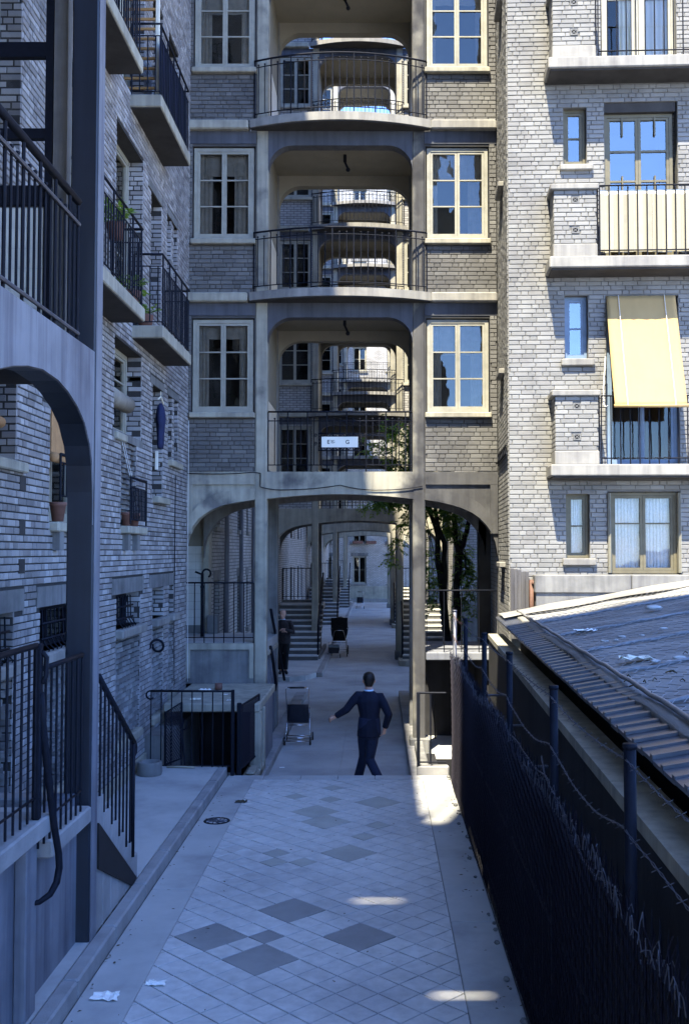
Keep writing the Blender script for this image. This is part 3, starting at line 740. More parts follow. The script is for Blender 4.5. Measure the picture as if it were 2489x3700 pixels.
# tiled lobby of the left building behind that landing
lob = thing('entrance_lobby', 'dim entrance lobby lined with white tiles behind the left arch of the nearest gallery building', 'lobby', (-3.8, 19.2, 1.85))
q = MB()
for i in range(7):
    for j in range(10): q.box(-4.36 + i * 0.15, -4.36 + i * 0.15 + 0.146, 19.14, 19.148, 2.0 + j * 0.15, 2.146 + j * 0.15)
q.build('tiles', M['white_tile'], lob, kind='stuff')
MB().box(-4.6, -3.31, 19.149, 19.4, 1.856, 3.50).build('back_wall', M['grout'], lob)
MB().box(-4.6, -3.31, 19.146, 19.4, 3.501, 4.6).build('upper_wall', M['ceiling'], lob)
MB().box(-3.309, -3.20, 19.05, 19.4, 1.86, 4.0).build('jamb', M['cream'], lob)
MB().box(-4.75, -4.61, 17.0, 19.4, 1.70, 4.6).build('side_wall', M['ceiling'], lob)
MB().box(-4.6, -3.28, 17.06, 19.1, 4.45, 4.6).build('lobby_ceiling', M['ceiling'], lob)
MB().box(-3.2, -3.0, 18.9, 19.12, 1.86, 2.2).build('step_block', M['concrete_dk'], lob)
q = MB(); q.tube([(-3.17, 18.2, 1.86), (-3.17, 18.2, 3.0)], 0.028, 8)
q.tube([(-3.17 + 0.0, 18.2, 3.0)] + [(-3.17 + 0.075 + 0.075 * math.cos(R(180 - a)), 18.2, 3.0 + 0.075 * math.sin(R(180 - a))) for a in range(0, 260, 20)], 0.02, 6)
q.tube([(-3.17, 18.2, 2.98), (-3.30, 18.2, 3.03)], 0.02, 6); q.ball((-3.17, 18.2, 2.76), 0.04)
tag(q.build('newel_post', M['iron'], smooth=True), 'black iron newel with a scrolled top on the left landing before white tiles', 'newel post')
# right landing
rl = thing('side_landing', 'small concrete landing slab beside the right post of the nearest gallery building', 'landing', (1.4, 17.3, 0))
MB().bbox(0.81, 2.02, 16.97, 19.1, 1.57, 1.70, 0.012).build('floor_slab', M['painted'], rl)
MB().box(1.80, 2.02, 17.2, 19.0, 0, 1.569).build('side_wall', M['dark_wall'], rl)
MB().box(0.82, 1.79, 18.7, 18.9, -1.0, 1.568).build('back_wall', M['dark_wall'], rl)  # black void under the landing put into the wall colour
railing(rl, [(0.82, 16.99), (1.99, 16.99)], 1.70, 2.74, sp=0.27, mid=0, closed_low=0.06)
tag(MB().bbox(1.88, 2.12, 18.9, 19.12, 0.0, 4.2, 0.012).build('back_pier', M['soffit']), 'black pier standing behind the right arch beside the trees', 'pier')
# basement entrance in front of the left landing
be = thing('basement_entrance', 'basement entrance under a projecting concrete canopy at the end of the footway', 'basement entrance', (-2.6, 15, 0))
MB().bbox(-3.12, -1.72, 14.72, 16.95, 1.06, 1.185, 0.015).build('canopy', M['concrete'], be)
MB().bbox(-1.86, -1.70, 14.74, 14.90, -0.0, 1.06, 0.012).build('canopy_post', M['concrete'], be)
MB().bbox(-1.845, -1.70, 15.2, 15.36, -0.0, 1.06, 0.012).build('canopy_post', M['concrete'], be)
MB().box(-1.84, -1.76, 15.361, 16.95, 0.0, 1.06).build('side_wall', M['painted'], be)
MB().box(-3.23, -2.92, 14.0, 16.9, -2.4, 0.85).build('side_wall', M['concrete_dk'], be)
MB().box(-2.92, -2.0, 16.6, 16.8, -2.4, 1.06).build('back_wall', M['dark_wall'], be)  # pit darkness put into the wall colour
MB().box(-1.99, -1.9, 14.0, 16.7, -2.4, 0.0).build('side_wall', M['concrete_dk'], be)
MB().box(-3.0, -1.9, 13.95, 16.7, -2.5, -2.4).build('pit_floor', M['concrete_dk'], be)
MB().box(-2.9, -2.0, 15.9, 16.59, -2.4, -0.1).build('pit_block', M['soffit'], be)
for i in range(9):
    MB().box(-2.92, -2.0, 14.0 + 0.22 * i, 14.22 + 0.22 * i, -2.4, 0.3 - 0.27 * i).build('step', M['concrete_dk'], be)
MB().bbox(-1.92, -1.70, 14.0, 15.3, -0.02, 0.25, 0.03).build('plinth', M['concrete'], be)
MB().bbox(-1.86, -1.735, 14.25, 14.74, 0.251, 0.30, 0.02).build('plinth', M['concrete'], be)
q = MB(); q.tube([(-2.83, 14.75, 0.95), (-2.82, 14.6, 0.85), (-2.70, 14.3, 0.1), (-2.66, 14.2, -0.15)], 0.014, 6)
q.tube([(-2.83 + 0.05 * math.cos(R(a)), 14.76, 0.88 + 0.08 * math.sin(R(a))) for a in range(90, 400, 25)], 0.012, 5)
tag(q.build('handrail', M['iron'], smooth=True), 'thin iron handrail with a scroll going down the basement stair', 'handrail')
br = thing('area_railing', 'black iron railing with a scrolled end along the edge of the basement stair', 'railing', (-2.55, 13.86, 0.46))
railing(br, [(-3.10, 13.84), (-1.97, 13.80)], 0.46, 1.49, sp=0.148, mid=0, closed_low=0.02)
q = MB(); q.tube([(-3.10 + 0.055 * math.cos(R(a)) - 0.01, 13.84, 1.435 + 0.055 * math.sin(R(a))) for a in range(60, 330, 20)], 0.013, 6); q.build('scroll', M['iron'], br, smooth=True)
MB().bbox(-2.0, -1.955, 13.78, 13.825, 0.3, 1.51, 0.006).build('end_post', M['iron'], br)
gt = thing('mesh_gate', 'open iron gate filled with wire mesh beside the basement stair, hinged on a black post', 'gate', (-1.9, 13.9, 0.35))
MB().bbox(-1.93, -1.87, 13.86, 13.92, 0.2, 1.32, 0.006).build('gate_post', M['iron'], gt)
def mesh_panel(parent, A, B, z0a, z1a, z0b, z1b, n, name='mesh_panel', m=None):
    q = MB(); ax, ay = A; bx, by = B
    P = lambda t, s: (ax + (bx - ax) * t, ay + (by - ay) * t, (z0a + (z0b - z0a) * t) * (1 - s) + (z1a + (z1b - z1a) * t) * s)
    q.tube([P(0, 0), P(0, 1), P(1, 1), P(1, 0), P(0, 0)], 0.016, 6); fr_ = q.build('gate_frame', M['iron'], parent)
    q = MB()
    for i in range(n):
        for k in range(int(n * 1.6)):
            pass
    L = math.hypot(bx - ax, by - ay); H = z1a - z0a; st = 0.05
    for i in range(-int(H / st), int(L / st)):
        for sg in (0, 1):
            s0 = max(0, -i * st); s1 = min(H, L - i * st)
            if s1 - s0 < 0.03: continue
            a, b = ((i * st + s0) / L, s0 / H), ((i * st + s1) / L, s1 / H)
            if sg: a, b = (1 - a[0], a[1]), (1 - b[0], b[1])
            q.tube([P(*a), P(*b)], 0.004, 4, cap=False)
    q.build(name, m or M['mesh_wire'], parent, kind='stuff')
mesh_panel(gt, (-1.875, 13.95), (-1.76, 15.0), 0.42, 1.28, 0.42, 1.28, 12)
g2 = thing('mesh_screen', 'short wire mesh screen in an iron frame against the left wall by the basement stair', 'screen', (-2.8, 14.0, 0.46))
mesh_panel(g2, (-2.92, 13.93), (-2.78, 14.35), 0.47, 1.18, 0.47, 1.26, 8)
# planter tub
q = MB()
C0 = (-3.0, 13.35)
prof = [(0.155, 0.462), (0.165, 0.50), (0.155, 0.62), (0.15, 0.635), (0.125, 0.635), (0.115, 0.56), (0.0, 0.555)]
rg = [[(C0[0] + r * math.cos(2 * math.pi * k / 24), C0[1] + r * math.sin(2 * math.pi * k / 24), z) for k in range(24)] for r, z in prof]
q.rings(rg, cap=False); tag(q.build('planter', M['concrete_dk'], smooth=True), 'low round concrete tub on the footway at the foot of the left wall', 'planter')
# railing of the right basement stair and its plinth
rr = thing('stairhead_railing', 'square black iron railing round the stairhead at the foot of the right post', 'railing', (0.75, 13.9, 0.35))
q = MB(); q.bbox(0.53, 0.575, 13.84, 13.885, 0.2, 1.47, 0.006)
q.tube([(0.55, 13.86, 1.46), (0.93, 13.86, 1.46)], 0.016, 6); q.tube([(0.55, 13.86, 0.52), (0.93, 13.86, 0.52)], 0.012, 6)
q.tube([(0.72, 13.86, 0.5), (0.72, 13.86, 1.46)], 0.013, 6); q.tube([(0.76, 13.9, 1.46), (0.86, 15.2, 0.6)], 0.013, 6); q.build('rail_frame', M['iron'], rr, smooth=False)
MB().bbox(0.53, 0.97, 13.83, 13.95, 0.2, 0.47, 0.015).build('kerb_block', M['kerb'], rr)
MB().bbox(0.60, 0.74, 14.0, 16.6, 0.0, 0.30, 0.02).build('coping', M['concrete_dk'], rr)
MB().box(0.741, 0.94, 13.96, 16.8, -0.05, 0.05).build('gutter', M['dark_wall'], rr)  # coloured black for the shaded void

# stairs up into the gallery buildings beyond
def stair(name, label, x0, x1, y0, n, rise, go, z0, side, land, mt='kerb', grp='concrete stairs rising into the gallery buildings'):
    t = thing(name, label, 'stairs', ((x0 + x1) / 2, y0, z0), 0, grp)
    for i in range(n):
        q = MB(); y = y0 + i * go; z = z0 + (i + 1) * rise
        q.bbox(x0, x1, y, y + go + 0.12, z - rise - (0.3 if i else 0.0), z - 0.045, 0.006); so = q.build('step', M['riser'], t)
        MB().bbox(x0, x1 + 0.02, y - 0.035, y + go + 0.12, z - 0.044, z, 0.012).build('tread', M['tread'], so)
    zt = z0 + n * rise; yt = y0 + n * go
    MB().box(x0, x1, yt + 0.13, yt + land, zt - 0.2, zt + 0.002).build('landing', M['cement'], t)
    xs = x1 if side > 0 else x0
    q = MB(); q.tube([(xs, y0 + 0.1, z0 + 0.1), (xs, y0 + 0.1, z0 + 1.05), (xs, yt, zt + 1.0)], 0.032, 6)
    for i in range(1, n, 2): q.tube([(xs, y0 + i * go, z0 + i * rise), (xs, y0 + i * go, z0 + i * rise + 1.0)], 0.011, 5)
    q.build('stair_rail', M['iron'], t)
    MB().box(xs - 0.05, xs + 0.05, y0 + 0.35, yt + land, z0, z0 + 0.12).build('stringer', M['concrete_dk'], t)
    return t
stair('staircase', 'flight of concrete steps with black handrail beside the standing bald man', -3.2, -1.80, 30.3, 10, 0.155, 0.29, 0.13, 1, 1.3)
stair('staircase', 'second flight of concrete steps further along the left, its foot behind the tall black pram', -3.2, -1.80, 44.8, 10, 0.155, 0.29, 0.13, 1, 1.3)
stair('staircase', 'farthest flight of concrete steps on the left, near the end wall', -3.2, -1.70, 58.6, 10, 0.155, 0.29, 0.13, 1, 1.3)
stair('staircase', 'flight of concrete steps on the right, seen either side of the nearest right post', 0.74, 2.0, 30.4, 10, 0.155, 0.29, 0.13, -1, 1.3)
stair('staircase', 'sunlit flight of concrete steps further along the right, small beside the far posts', 0.74, 2.0, 45.0, 10, 0.155, 0.29, 0.13, -1, 1.3)
for y, s, l in ((30.25, -1, 'rounded concrete kerb block at the foot of the nearer right stairs'), (44.9, -1, 'rounded concrete kerb block at the foot of the farther right stairs')):
    q = MB(); q.plan([(0.62, y + 0.6)] + [(0.86 + 0.24 * math.cos(R(a)), y - 0.2 + 0.24 * math.sin(R(a))) for a in range(180, 361, 20)] + [(1.5, y - 0.2), (1.5, y + 0.6)], 0, 0.16)
    tag(q.build('kerb_block', M['concrete']), l, 'kerb block')
def land_rail(y, lab, x0=-3.2, x1=-1.9, z=1.78):
    t = thing('landing_railing', lab, 'railing', ((x0 + x1) / 2, y, z), 0, 'iron railings at the heads of the stairs')
    railing(t, [(x0, y), (x1, y)], z, z + 1.05, sp=0.13, mid=0, single=False)
    MB().box(x0, x1, y - 0.02, y + 0.12, z - 0.75, z - 0.01).build('landing_edge', M['concrete_dk'], t)
land_rail(33.9, 'iron railing at the head of the stairs beside the standing man')
land_rail(48.6, 'iron railing at the head of the second left stairs')
land_rail(62.4, 'iron railing at the head of the farthest left stairs')
land_rail(34.0, 'iron railing at the head of the nearer right stairs behind the trees', 0.8, 2.0)

# ================================================================ LEFT BUILDING
LX = -3.23
LB = thing('apartment_building', 'long shaded brick building along the left with iron balconies and deep window recesses', 'building', (LX, 10, 0.46))
lf = Fr((LX, 0, 0), (0, 1, 0), (1, 0, 0))
DEEP = 0.24
lw = [  # near, far, bottom, top, kind
    (7.30, 8.93, 0.95, 2.32, 'void'), (7.30, 8.93, 2.43, 2.87, 'base'), (9.62, 11.15, 1.0, 2.32, 'void'), (9.62, 11.15, 2.43, 2.87, 'base'),
    (12.42, 13.68, 1.0, 2.32, 'void'), (12.42, 13.68, 2.43, 2.86, 'base'), (14.41, 15.16, 1.0, 2.32, 'void'), (14.41, 15.16, 2.43, 2.87, 'base'),
    (15.53, 15.92, 1.2, 2.32, 'void'), (15.53, 15.92, 2.45, 2.86, 'base'),
    (7.40, 8.93, 4.21, 5.85, 'win'), (9.85, 11.2, 3.70, 5.55, 'win'), (12.58, 13.38, 3.73, 4.80, 'void'), (12.22, 13.63, 4.90, 6.05, 'win'),
    (14.31, 15.0, 4.20, 5.79, 'slot'), (15.37, 15.69, 4.82, 5.80, 'slot'), (15.83, 16.14, 4.82, 5.79, 'slot'),
    (7.40, 8.93, 7.0, 8.7, 'win'), (9.85, 11.2, 6.45, 8.6, 'win'), (12.22, 13.63, 6.45, 8.75, 'win'),
    (14.12, 14.82, 6.95, 8.54, 'slot'), (15.21, 15.51, 7.6, 8.56, 'slot'), (15.67, 15.98, 7.6, 8.57, 'slot'),
    (7.40, 8.93, 9.9, 11.5, 'win'), (9.85, 11.2, 9.4, 11.6, 'win'), (12.22, 13.63, 9.42, 11.7, 'win'), (14.12, 14.82, 9.9, 11.4, 'slot'), (15.21, 15.98, 10.3, 11.4, 'slot')]
lholes = [h[:4] for h in lw]
backing(LB, 'wall', M['mortar_grey'], lf, 2.0, 17.0, 0.46, 13.2, lholes, reveal=DEEP)
MB(lf).box(2.0, 17.0, -9, -3.0, 0, 23).build('building_core', M['brick_far'], LB)
MB(lf).box(17.001, 80, -9, -3.0, 0, 28).build('building_core', M['brick_far'], LB)
MB(lf).box(-14, -0.1, -2.99, 0, 0, 12).build('upper_wall', M['brick_far'], LB)
MB(lf).box(-0.099, 1.999, -2.99, 0, 0, 23).build('upper_wall', M['brick_far'], LB)
MB(lf).box(2.001, 17.0, -2.99, 0, 13.2, 23).build('upper_wall', M['brick_far'], LB)
MB(lf).box(17.001, 19.4, -2.99, -0.05, 4.6, 28).build('upper_wall', M['brick_far'], LB)
MB(lf).box(2.0, 17.0, -0.25, 0.04, 0.2, 0.62).build('wall_foot', M['concrete'], LB)
bm = Masonry()
lint = [(7.2, 9.165, 2.865, 3.06), (9.52, 11.3, 2.865, 3.06), (12.2, 13.84, 2.865, 3.06), (14.19, 15.92, 2.875, 3.06)]
lint2 = [(14.14, 15.09, 5.795, 5.91), (15.30, 16.2, 5.805, 5.915), (13.94, 14.89, 8.545, 8.66), (15.17, 15.99, 8.57, 8.69), (12.15, 13.7, 4.80, 4.90), (9.6, 10.05, 4.80, 4.84)]
for a, b, c, d in lint + lint2:
    MB(lf).box(a, b, -DEEP, 0.016, c, d).build('lintel', M['concrete_dk'], LB)
blocked = lholes + lint + lint2
bm.wall(lf, 4.6, 16.99, 0.63, 13.1, blocked, bl=0.20, bh=0.0665, j=0.012, mix=0.66, proud=0.013)
# far jambs, laid in brick, facing the camera
for a, b, c, d, k in lw:
    jf = Fr((LX, b, 0), (-1, 0, 0), (0, -1, 0))
    bm.wall(jf, 0.0 - 0.012, DEEP, c, d, (), bl=0.2, bh=0.0665, mix=0.35, proud=0.002)
    if k == 'void' or k == 'slot':
        MB(lf).box(a, b, -DEEP - 0.1, -DEEP + (0.0 if k == 'slot' else 0.05), c, d).build('recess_back', M['mortar_grey'] if k == 'void' else M['room'], LB)
        if k == 'void':
            bm.wall(lf, a, b, c, d, (), bl=0.2, bh=0.0665, mix=0.3, proud=-DEEP + 0.06)
    elif k == 'base':
        window(LB, lf, a, b, c, d, -DEEP + 0.06, M['iron'], 2, (1,), casement=False)
    else:
        window(LB, lf, a, b, c, d, -DEEP + 0.05, M['cream'], 2, (1.2, 1, 1), fw=0.07)
bm.build(LB, M['brick_grey'])
for a, b, z, pr in ((7.25, 9.1, 4.20, 0.07), (9.86, 11.3, 3.69, 0.1), (12.22, 12.72, 4.87, 0.06), (12.58, 13.6, 3.72, 0.12), (14.36, 15.2, 4.19, 0.1), (15.41, 16.25, 4.81, 0.08)):
    MB(lf).bbox(a, b, -DEEP + 0.05, pr, z - 0.095, z, 0.012).build('window_sill', M['concrete'], LB)
for a, b, z in ((7.25, 8.93, 2.43), (9.6, 11.15, 2.43), (12.4, 13.7, 2.43), (14.40, 15.2, 2.43), (15.5, 15.95, 2.44), (7.3, 8.95, 0.98), (9.6, 11.2, 1.03), (12.4, 13.72, 1.03), (14.38, 15.25, 1.03), (15.5, 16.0, 1.22)):
    MB(lf).bbox(a, b, -DEEP + 0.0, 0.11 if z > 2 else 0.06, z - 0.12, z, 0.02).build('window_sill', M['concrete_lt'] if z > 2 else M['concrete'], LB)
for u in (9.95, 12.68, 13.18):
    z = 3.62; MB(lf).prism([(u, z - 0.21), (u + 0.13, z - 0.21), (u + 0.13, z - 0.004), (u, z - 0.004)], 0.012, 0.085).build('sill_bracket', M['concrete_dk'], LB)
def cage(a, b, z):
    q = MB(lf); q.tube([(a, 0.0, z + 0.27), (b, 0.0, z + 0.27)], 0.012, 5); q.tube([(a, 0.0, z + 0.12), (b, 0.0, z + 0.12)], 0.012, 5)
    k = int((b - a) / 0.12)
    for i in range(k): 
        u = a + (b - a) * (i + 0.5) / k
        q.tube([(u, -0.02, z + 0.4), (u, -0.01, z + 0.12), (u, 0.03, z + 0.05), (u, 0.06, z + 0.02), (u, 0.05, z - 0.0)], 0.008, 5)
    q.build('window_grille', M['iron'], LB, smooth=True)
cage(7.4, 8.85, 2.43); cage(9.7, 11.1, 2.43); cage(12.5, 13.3, 2.43)
for z in (3.95, 3.55, 3.15 + 0.05): MB(lf).box(9.02 + 0.0, 9.17, 0.0, 0.018, z, z + 0.13).build('air_brick', M['soffit'], LB)
# balconies of the left building
def lbalcony(a, b, z, single=True):
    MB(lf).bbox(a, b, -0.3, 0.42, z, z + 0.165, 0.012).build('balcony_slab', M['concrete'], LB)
    MB(lf).box(a + 0.02, b - 0.02, -0.28, 0.40, z - 0.012, z - 0.002).build('balcony_soffit', M['soffit'], LB)  # dark sheet, underside shade put into its colour
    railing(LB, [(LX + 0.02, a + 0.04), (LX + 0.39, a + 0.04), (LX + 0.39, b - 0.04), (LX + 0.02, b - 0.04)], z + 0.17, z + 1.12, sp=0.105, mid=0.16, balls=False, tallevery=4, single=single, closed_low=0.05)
lbalcony(9.75, 12.05, 6.17); lbalcony(13.08, 15.05, 6.20); lbalcony(9.7, 11.84, 9.12); lbalcony(12.85, 14.87, 9.18); lbalcony(13.0, 15.0, 12.15, False); lbalcony(9.7, 11.9, 12.1, False)
# its continuation past the gallery buildings
far = thing('apartment_building', 'shaded brick wing on the left, seen through the left arch beyond the tiled lobby', 'building', (-3.4, 40, 0))
ff = Fr((-3.32, 0, 0), (0, 1, 0), (1, 0, 0))
fh = []
for y0 in (19.4, 33.8, 48.6):
    for i, dy in enumerate((1.0, 2.6, 4.4, 6.0, 7.8, 9.4)):
        for z0, z1 in ((1.5, 2.8), (3.9, 5.6), (6.9, 8.6), (9.9, 11.6)): fh.append((y0 + dy, y0 + dy + (0.35 if i % 2 else 0.75), z0 + 0.0, z1))
backing(far, 'wall', M['brick_far'], ff, 19.4, 68, 0, 20, fh, reveal=0.2)
MB(ff).box(19.41, 68, -1.2, 0, 20.0, 28).build('upper_wall', M['brick_far'], far)
for h in fh:
    if h[0] < 34 and h[3] < 6:
        MB(ff).bbox(h[0] - 0.08, h[1] + 0.08, -0.15, 0.08, h[2] - 0.1, h[2] - 0.002, 0.01).build('window_sill', M['concrete_lt'], far)
        MB(ff).box(h[0] - 0.1, h[1] + 0.1, -0.05, 0.01, h[3] + 0.002, h[3] + 0.2).build('lintel', M['concrete_dk'], far)
MB(ff).box(19.4, 68, -1.2, -0.21, 0, 20).build('window_recess', M['room'], far)
for y in (20.6, 22.9, 25.2): 
    q = MB(ff); q.tube([(y + 1.0, 0.08, 0.2), (y + 1.0, 0.08, 12)], 0.05, 8); q.build('downpipe', M['painted'], far, smooth=True)
# ================================================================ RIGHT BUILDING (turned 2.5 degrees)
ca, sa = math.cos(0.0437), math.sin(0.0437)
RO = (1.965, 15.05, 0)
RB = thing('apartment_building', 'sunlit pale brick apartment building on the right with stacked white balconies', 'building', RO, -0.0437)
rf = Fr(RO, (ca, -sa, 0), (-sa, -ca, 0))                  # front, n towards the camera
sf = Fr(RO, (sa, ca, 0), (-ca, sa, 0))                    # its flank facing the gallery building
SP = 2.98
wins = []
for k, zs in enumerate((3.30, 6.29, 9.24, 12.2)): wins.append((0.845, 1.19, zs - (0.10 if k < 2 else 0.0), zs + 0.93 + (0.03 if k < 2 else -0.04)))
bigs = [(1.46, 2.53, 3.06, 4.29), (1.46, 2.53, 4.68, 7.24), (1.46, 2.55, 7.73, 10.2), (1.42, 2.55, 10.7, 13.1)]
bigs2 = [(3.4, 4.4, z0, z1) for _, _, z0, z1 in bigs]
rh = wins + bigs + bigs2
backing(RB, 'wall', M['mortar_pale'], rf, 0, 9, 0.0, 14, rh, reveal=0.16)
backing(RB, 'wall', M['mortar_pale'], sf, 0.001, 2.4, 0.0, 14, [], reveal=0.1)
MB(rf).box(0.02, 9, -9, -2.0, -2, 24).build('building_core', M['brick_far_pale'], RB)
MB(rf).box(0.0, 9, -1.99, 0, 14.0, 24).build('upper_wall', M['brick_far_pale'], RB)
ms = Masonry()
pierh = []
for z in (4.66, 7.71, 10.68): pierh.append((0.56, 9, z - 0.18, z))
ms.wall(rf, 0.0, 2.95, 2.2, 13.0, rh + pierh, bl=0.215, bh=0.0685, mix=0.35, proud=0.012)
ms.wall(sf, 0.0, 2.0, 0.8, 13.0, [], bl=0.215, bh=0.0685, mix=0.5, proud=0.012)
for k, (a, b, c, d) in enumerate(wins):
    fm = (M['olive'], M['blue_paint'], M['olive'], M['olive'])[k]
    cur = None
    if k == 0:
        def cur(w_, u0, u1, z0, z1, n):
            q = MB(rf); ns = 40
            pts = [(u0 + (u1 - u0) * i / ns, n + 0.012 * math.sin(i * 1.3) + 0.006 * math.sin(i * 2.9)) for i in range(ns + 1)]
            q.add([(u, m_, z0) for u, m_ in pts] + [(u, m_, z1) for u, m_ in pts], [(i, i + 1, ns + 2 + i, ns + 1 + i) for i in range(ns)]); q.build('curtain', M['curtain'], w_, smooth=True)
    window(RB, rf, a + 0.005, b - 0.005, c + (0.10 if k < 2 else 0.02), d, -0.09, fm, 1, (1, 1), fw=0.04, gm=M['glass_sky'] if k in (1, 2) else M['glass'], curtain=cur)
    MB(rf).bbox(a - 0.06, b + 0.09, -0.1, 0.075, c - 0.0 - (0.01 if k < 2 else 0.085), c + (0.095 if k < 2 else 0.0), 0.012).build('window_sill', M['concrete_lt'], RB)
def lace(w_, u0, u1, z0, z1, n):
    for j in range(2):
        q = MB(rf); ns = 60; a = u0 + (u1 - u0) * (0.0 if j == 0 else 0.53); b = u0 + (u1 - u0) * (0.47 if j == 0 else 1.0)
        pts = [(a + (b - a) * i / ns, n + 0.014 * math.sin(i * 0.9) + 0.007 * math.sin(i * 2.3)) for i in range(ns + 1)]
        def edge(i, z): return 0.012 * math.sin(z * 22) if (j == 0 and i == ns) or (j == 1 and i == 0) else 0
        zs = [z0 + (z1 - z0) * t / 20 for t in range(21)]
        q.add([(u + edge(i, z), m_, z) for z in zs for i, (u, m_) in enumerate(pts)], [(r * (ns + 1) + i, r * (ns + 1) + i + 1, (r + 1) * (ns + 1) + i + 1, (r + 1) * (ns + 1) + i) for r in range(20) for i in range(ns)])
        q.build('curtain', M['curtain'], w_, smooth=True)
window(RB, rf, *(1.50, 2.49, 3.07, 4.28), -0.08, M['olive'], 2, (1.75, 1), fw=0.045, gm=M['glass'], curtain=lace, label='tall window hung with lace curtains', roomm=M['room'])
for a in (1.462, 2.495):
    q = MB(rf)
    for i in range(3): q.bbox(a + i * 0.012 - 0.0, a + i * 0.012 + 0.008, -0.075 + 0.012 * i, 0.05 + 0.01 * i, 3.08, 4.27, 0.002)
    q.build('folded_shutter', M['cream'], RB, label='folded wooden shutter leaves, peeling')
window(RB, rf, *(1.465, 2.525, 4.69, 7.23), -0.09, M['blue_paint'], 2, (1.2, 1, 0.5), fw=0.05, gm=M['glass'])
window(RB, rf, *(1.47, 2.50, 7.74, 10.05), -0.09, M['olive'], 2, (1.3, 0.5, 0.52), fw=0.05, gm=M['glass_sky'], bar=0.03, label='olive framed balcony window reflecting the sky')
q = MB(rf)
for c in (1.745, 2.235):
    q.box(c - 0.012, c + 0.012, -0.125, -0.085, 9.72, 10.0); q.box(c - 0.010, c + 0.010, -0.125, -0.085, 7.75, 9.1)
q.build('glazing_bar', M['olive'], RB)
MB(rf).box(1.462, 2.53, -0.16, -0.02, 10.055, 10.198).build('blind_box', M['soffit'], RB)
window(RB, rf, *(1.45, 2.0, 10.71, 13.0), -0.09, M['cream'], 1, (1, 1), fw=0.05, gm=M['glass'])
window(RB, rf, *(2.01, 2.55, 10.71, 13.0), -0.09, M['cream'], 1, (1, 1), fw=0.05, gm=M['glass'])
for a, b, z0, z1, m_ in ((2.02, 2.52, 10.75, 12.9, 'white_cloth'), (1.72, 1.98, 10.75, 12.9, 'linen'), (2.60, 3.0, 10.75, 12.6, 'white_cloth')):
    q = MB(rf); ns = 24
    q.add([(a + (b - a) * i / ns, (-0.075 if a > 2.55 else -0.165) + 0.018 * math.sin(i * 1.1 + a), z) for z in (z0, z1) for i in range(ns + 1)], [(i, i + 1, ns + 2 + i, ns + 1 + i) for i in range(ns)]); q.build('curtain', M[m_], RB, smooth=True)
for a, b, c, d in bigs2: window(RB, rf, a + 0.01, b - 0.01, c + 0.01, d - 0.01, -0.09, M['olive'], 2, (1, 1), fw=0.05)
# balconies: slab, brick pier with white base and cap, railing
for k, z in enumerate((4.66, 7.71, 10.68)):
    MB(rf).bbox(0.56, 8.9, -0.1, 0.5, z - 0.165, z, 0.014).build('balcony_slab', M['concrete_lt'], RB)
    MB(rf).box(0.60, 8.8, -0.05, 0.46, z - 0.19, z - 0.167).build('balcony_soffit', M['soffit'], RB)  # shade below the slab painted as a dark sheet
    a, b = 0.635, 1.268
    MB(rf).bbox(a - 0.008, b + 0.008, 0.02, 0.425, z, z + 0.205, 0.012).build('pier_base', M['concrete_lt'], RB)
    q = MB(rf); q.box(a + 0.012, b - 0.012, 0.0, 0.405, z + 0.205, z + 1.01); q.build('pier', M['mortar_pale'], RB)
    MB(rf).bbox(a - 0.05, b + 0.028, -0.0, 0.465, z + 1.005, z + 1.09, 0.012).build('pier_cap', M['concrete_lt'], RB)
    vents = [(0.90, 1.005, z + 0.36, z + 0.455), (0.90, 1.005, z + 0.81, z + 0.905)]
    pf = Fr(rf(0, 0.405, 0), rf.u, rf.n)
    ms.wall(pf, a, b, z + 0.206, z + 1.004, vents, bl=0.21, bh=0.0685, mix=0.3, proud=0.012)
    pl = Fr(rf(a + 0.012, 0.0, 0), rf.n, -rf.u)
    ms.wall(pl, 0.0, 0.405, z + 0.206, z + 1.004, (), bl=0.21, bh=0.0685, mix=0.4, proud=0.012)
    for v0, v1, v2, v3 in vents:
        q = MB(pf); q.box(v0, v1, 0.0, 0.018, v2, v2 + 0.016); q.box(v0, v1, 0.0, 0.018, v3 - 0.016, v3); q.box(v0, v0 + 0.016, 0, 0.018, v2 + 0.016, v3 - 0.016); q.box(v1 - 0.016, v1, 0, 0.018, v2 + 0.016, v3 - 0.016)
        q.tube([(v0 + 0.012, 0.012, v2 + 0.012), (v1 - 0.012, 0.012, v3 - 0.012)], 0.006, 5); q.tube([(v1 - 0.012, 0.012, v2 + 0.012), (v0 + 0.012, 0.012, v3 - 0.012)], 0.006, 5)
        q.build('air_vent', M['concrete_dk'], RB)
        MB(pf).box(v0 + 0.016, v1 - 0.016, -0.0, 0.003, v2 + 0.016, v3 - 0.016).build('vent_hole', M['room'], RB)
    pts = [rf(1.30, 0.45, 0), rf(4.6, 0.45, 0)]
    ra = railing(RB, [(p.x, p.y) for p in pts], z + 0.0, z + (1.05 if k != 0 else 1.0), sp=0.139, mid=0.0, closed_low=0.09, r=0.010, m=M['iron'], top_r=0.012)
    # iron hooks joining the rail to the pier
    q = MB(rf); q.tube([(1.275, 0.40, z + 1.0), (1.275, 0.40, z + 0.1)], 0.013, 6); q.build('rail_standard', M['iron'], RB)
for zt in (3.18, 6.22, 9.2, 12.2):
    for u in (0.72, 1.05): MB(sf).box(u, u + 0.16, -0.02, 0.016, zt - 0.40, zt - 0.03).build('slit_window', M['room'], RB)
    MB(sf).bbox(0.62, 1.3, -0.02, 0.10, zt - 0.03, zt + 0.05, 0.01).build('slit_lintel', M['concrete_lt'], RB)
ms.build(RB, M['brick_pale'])
q = MB(sf); z = 4.86
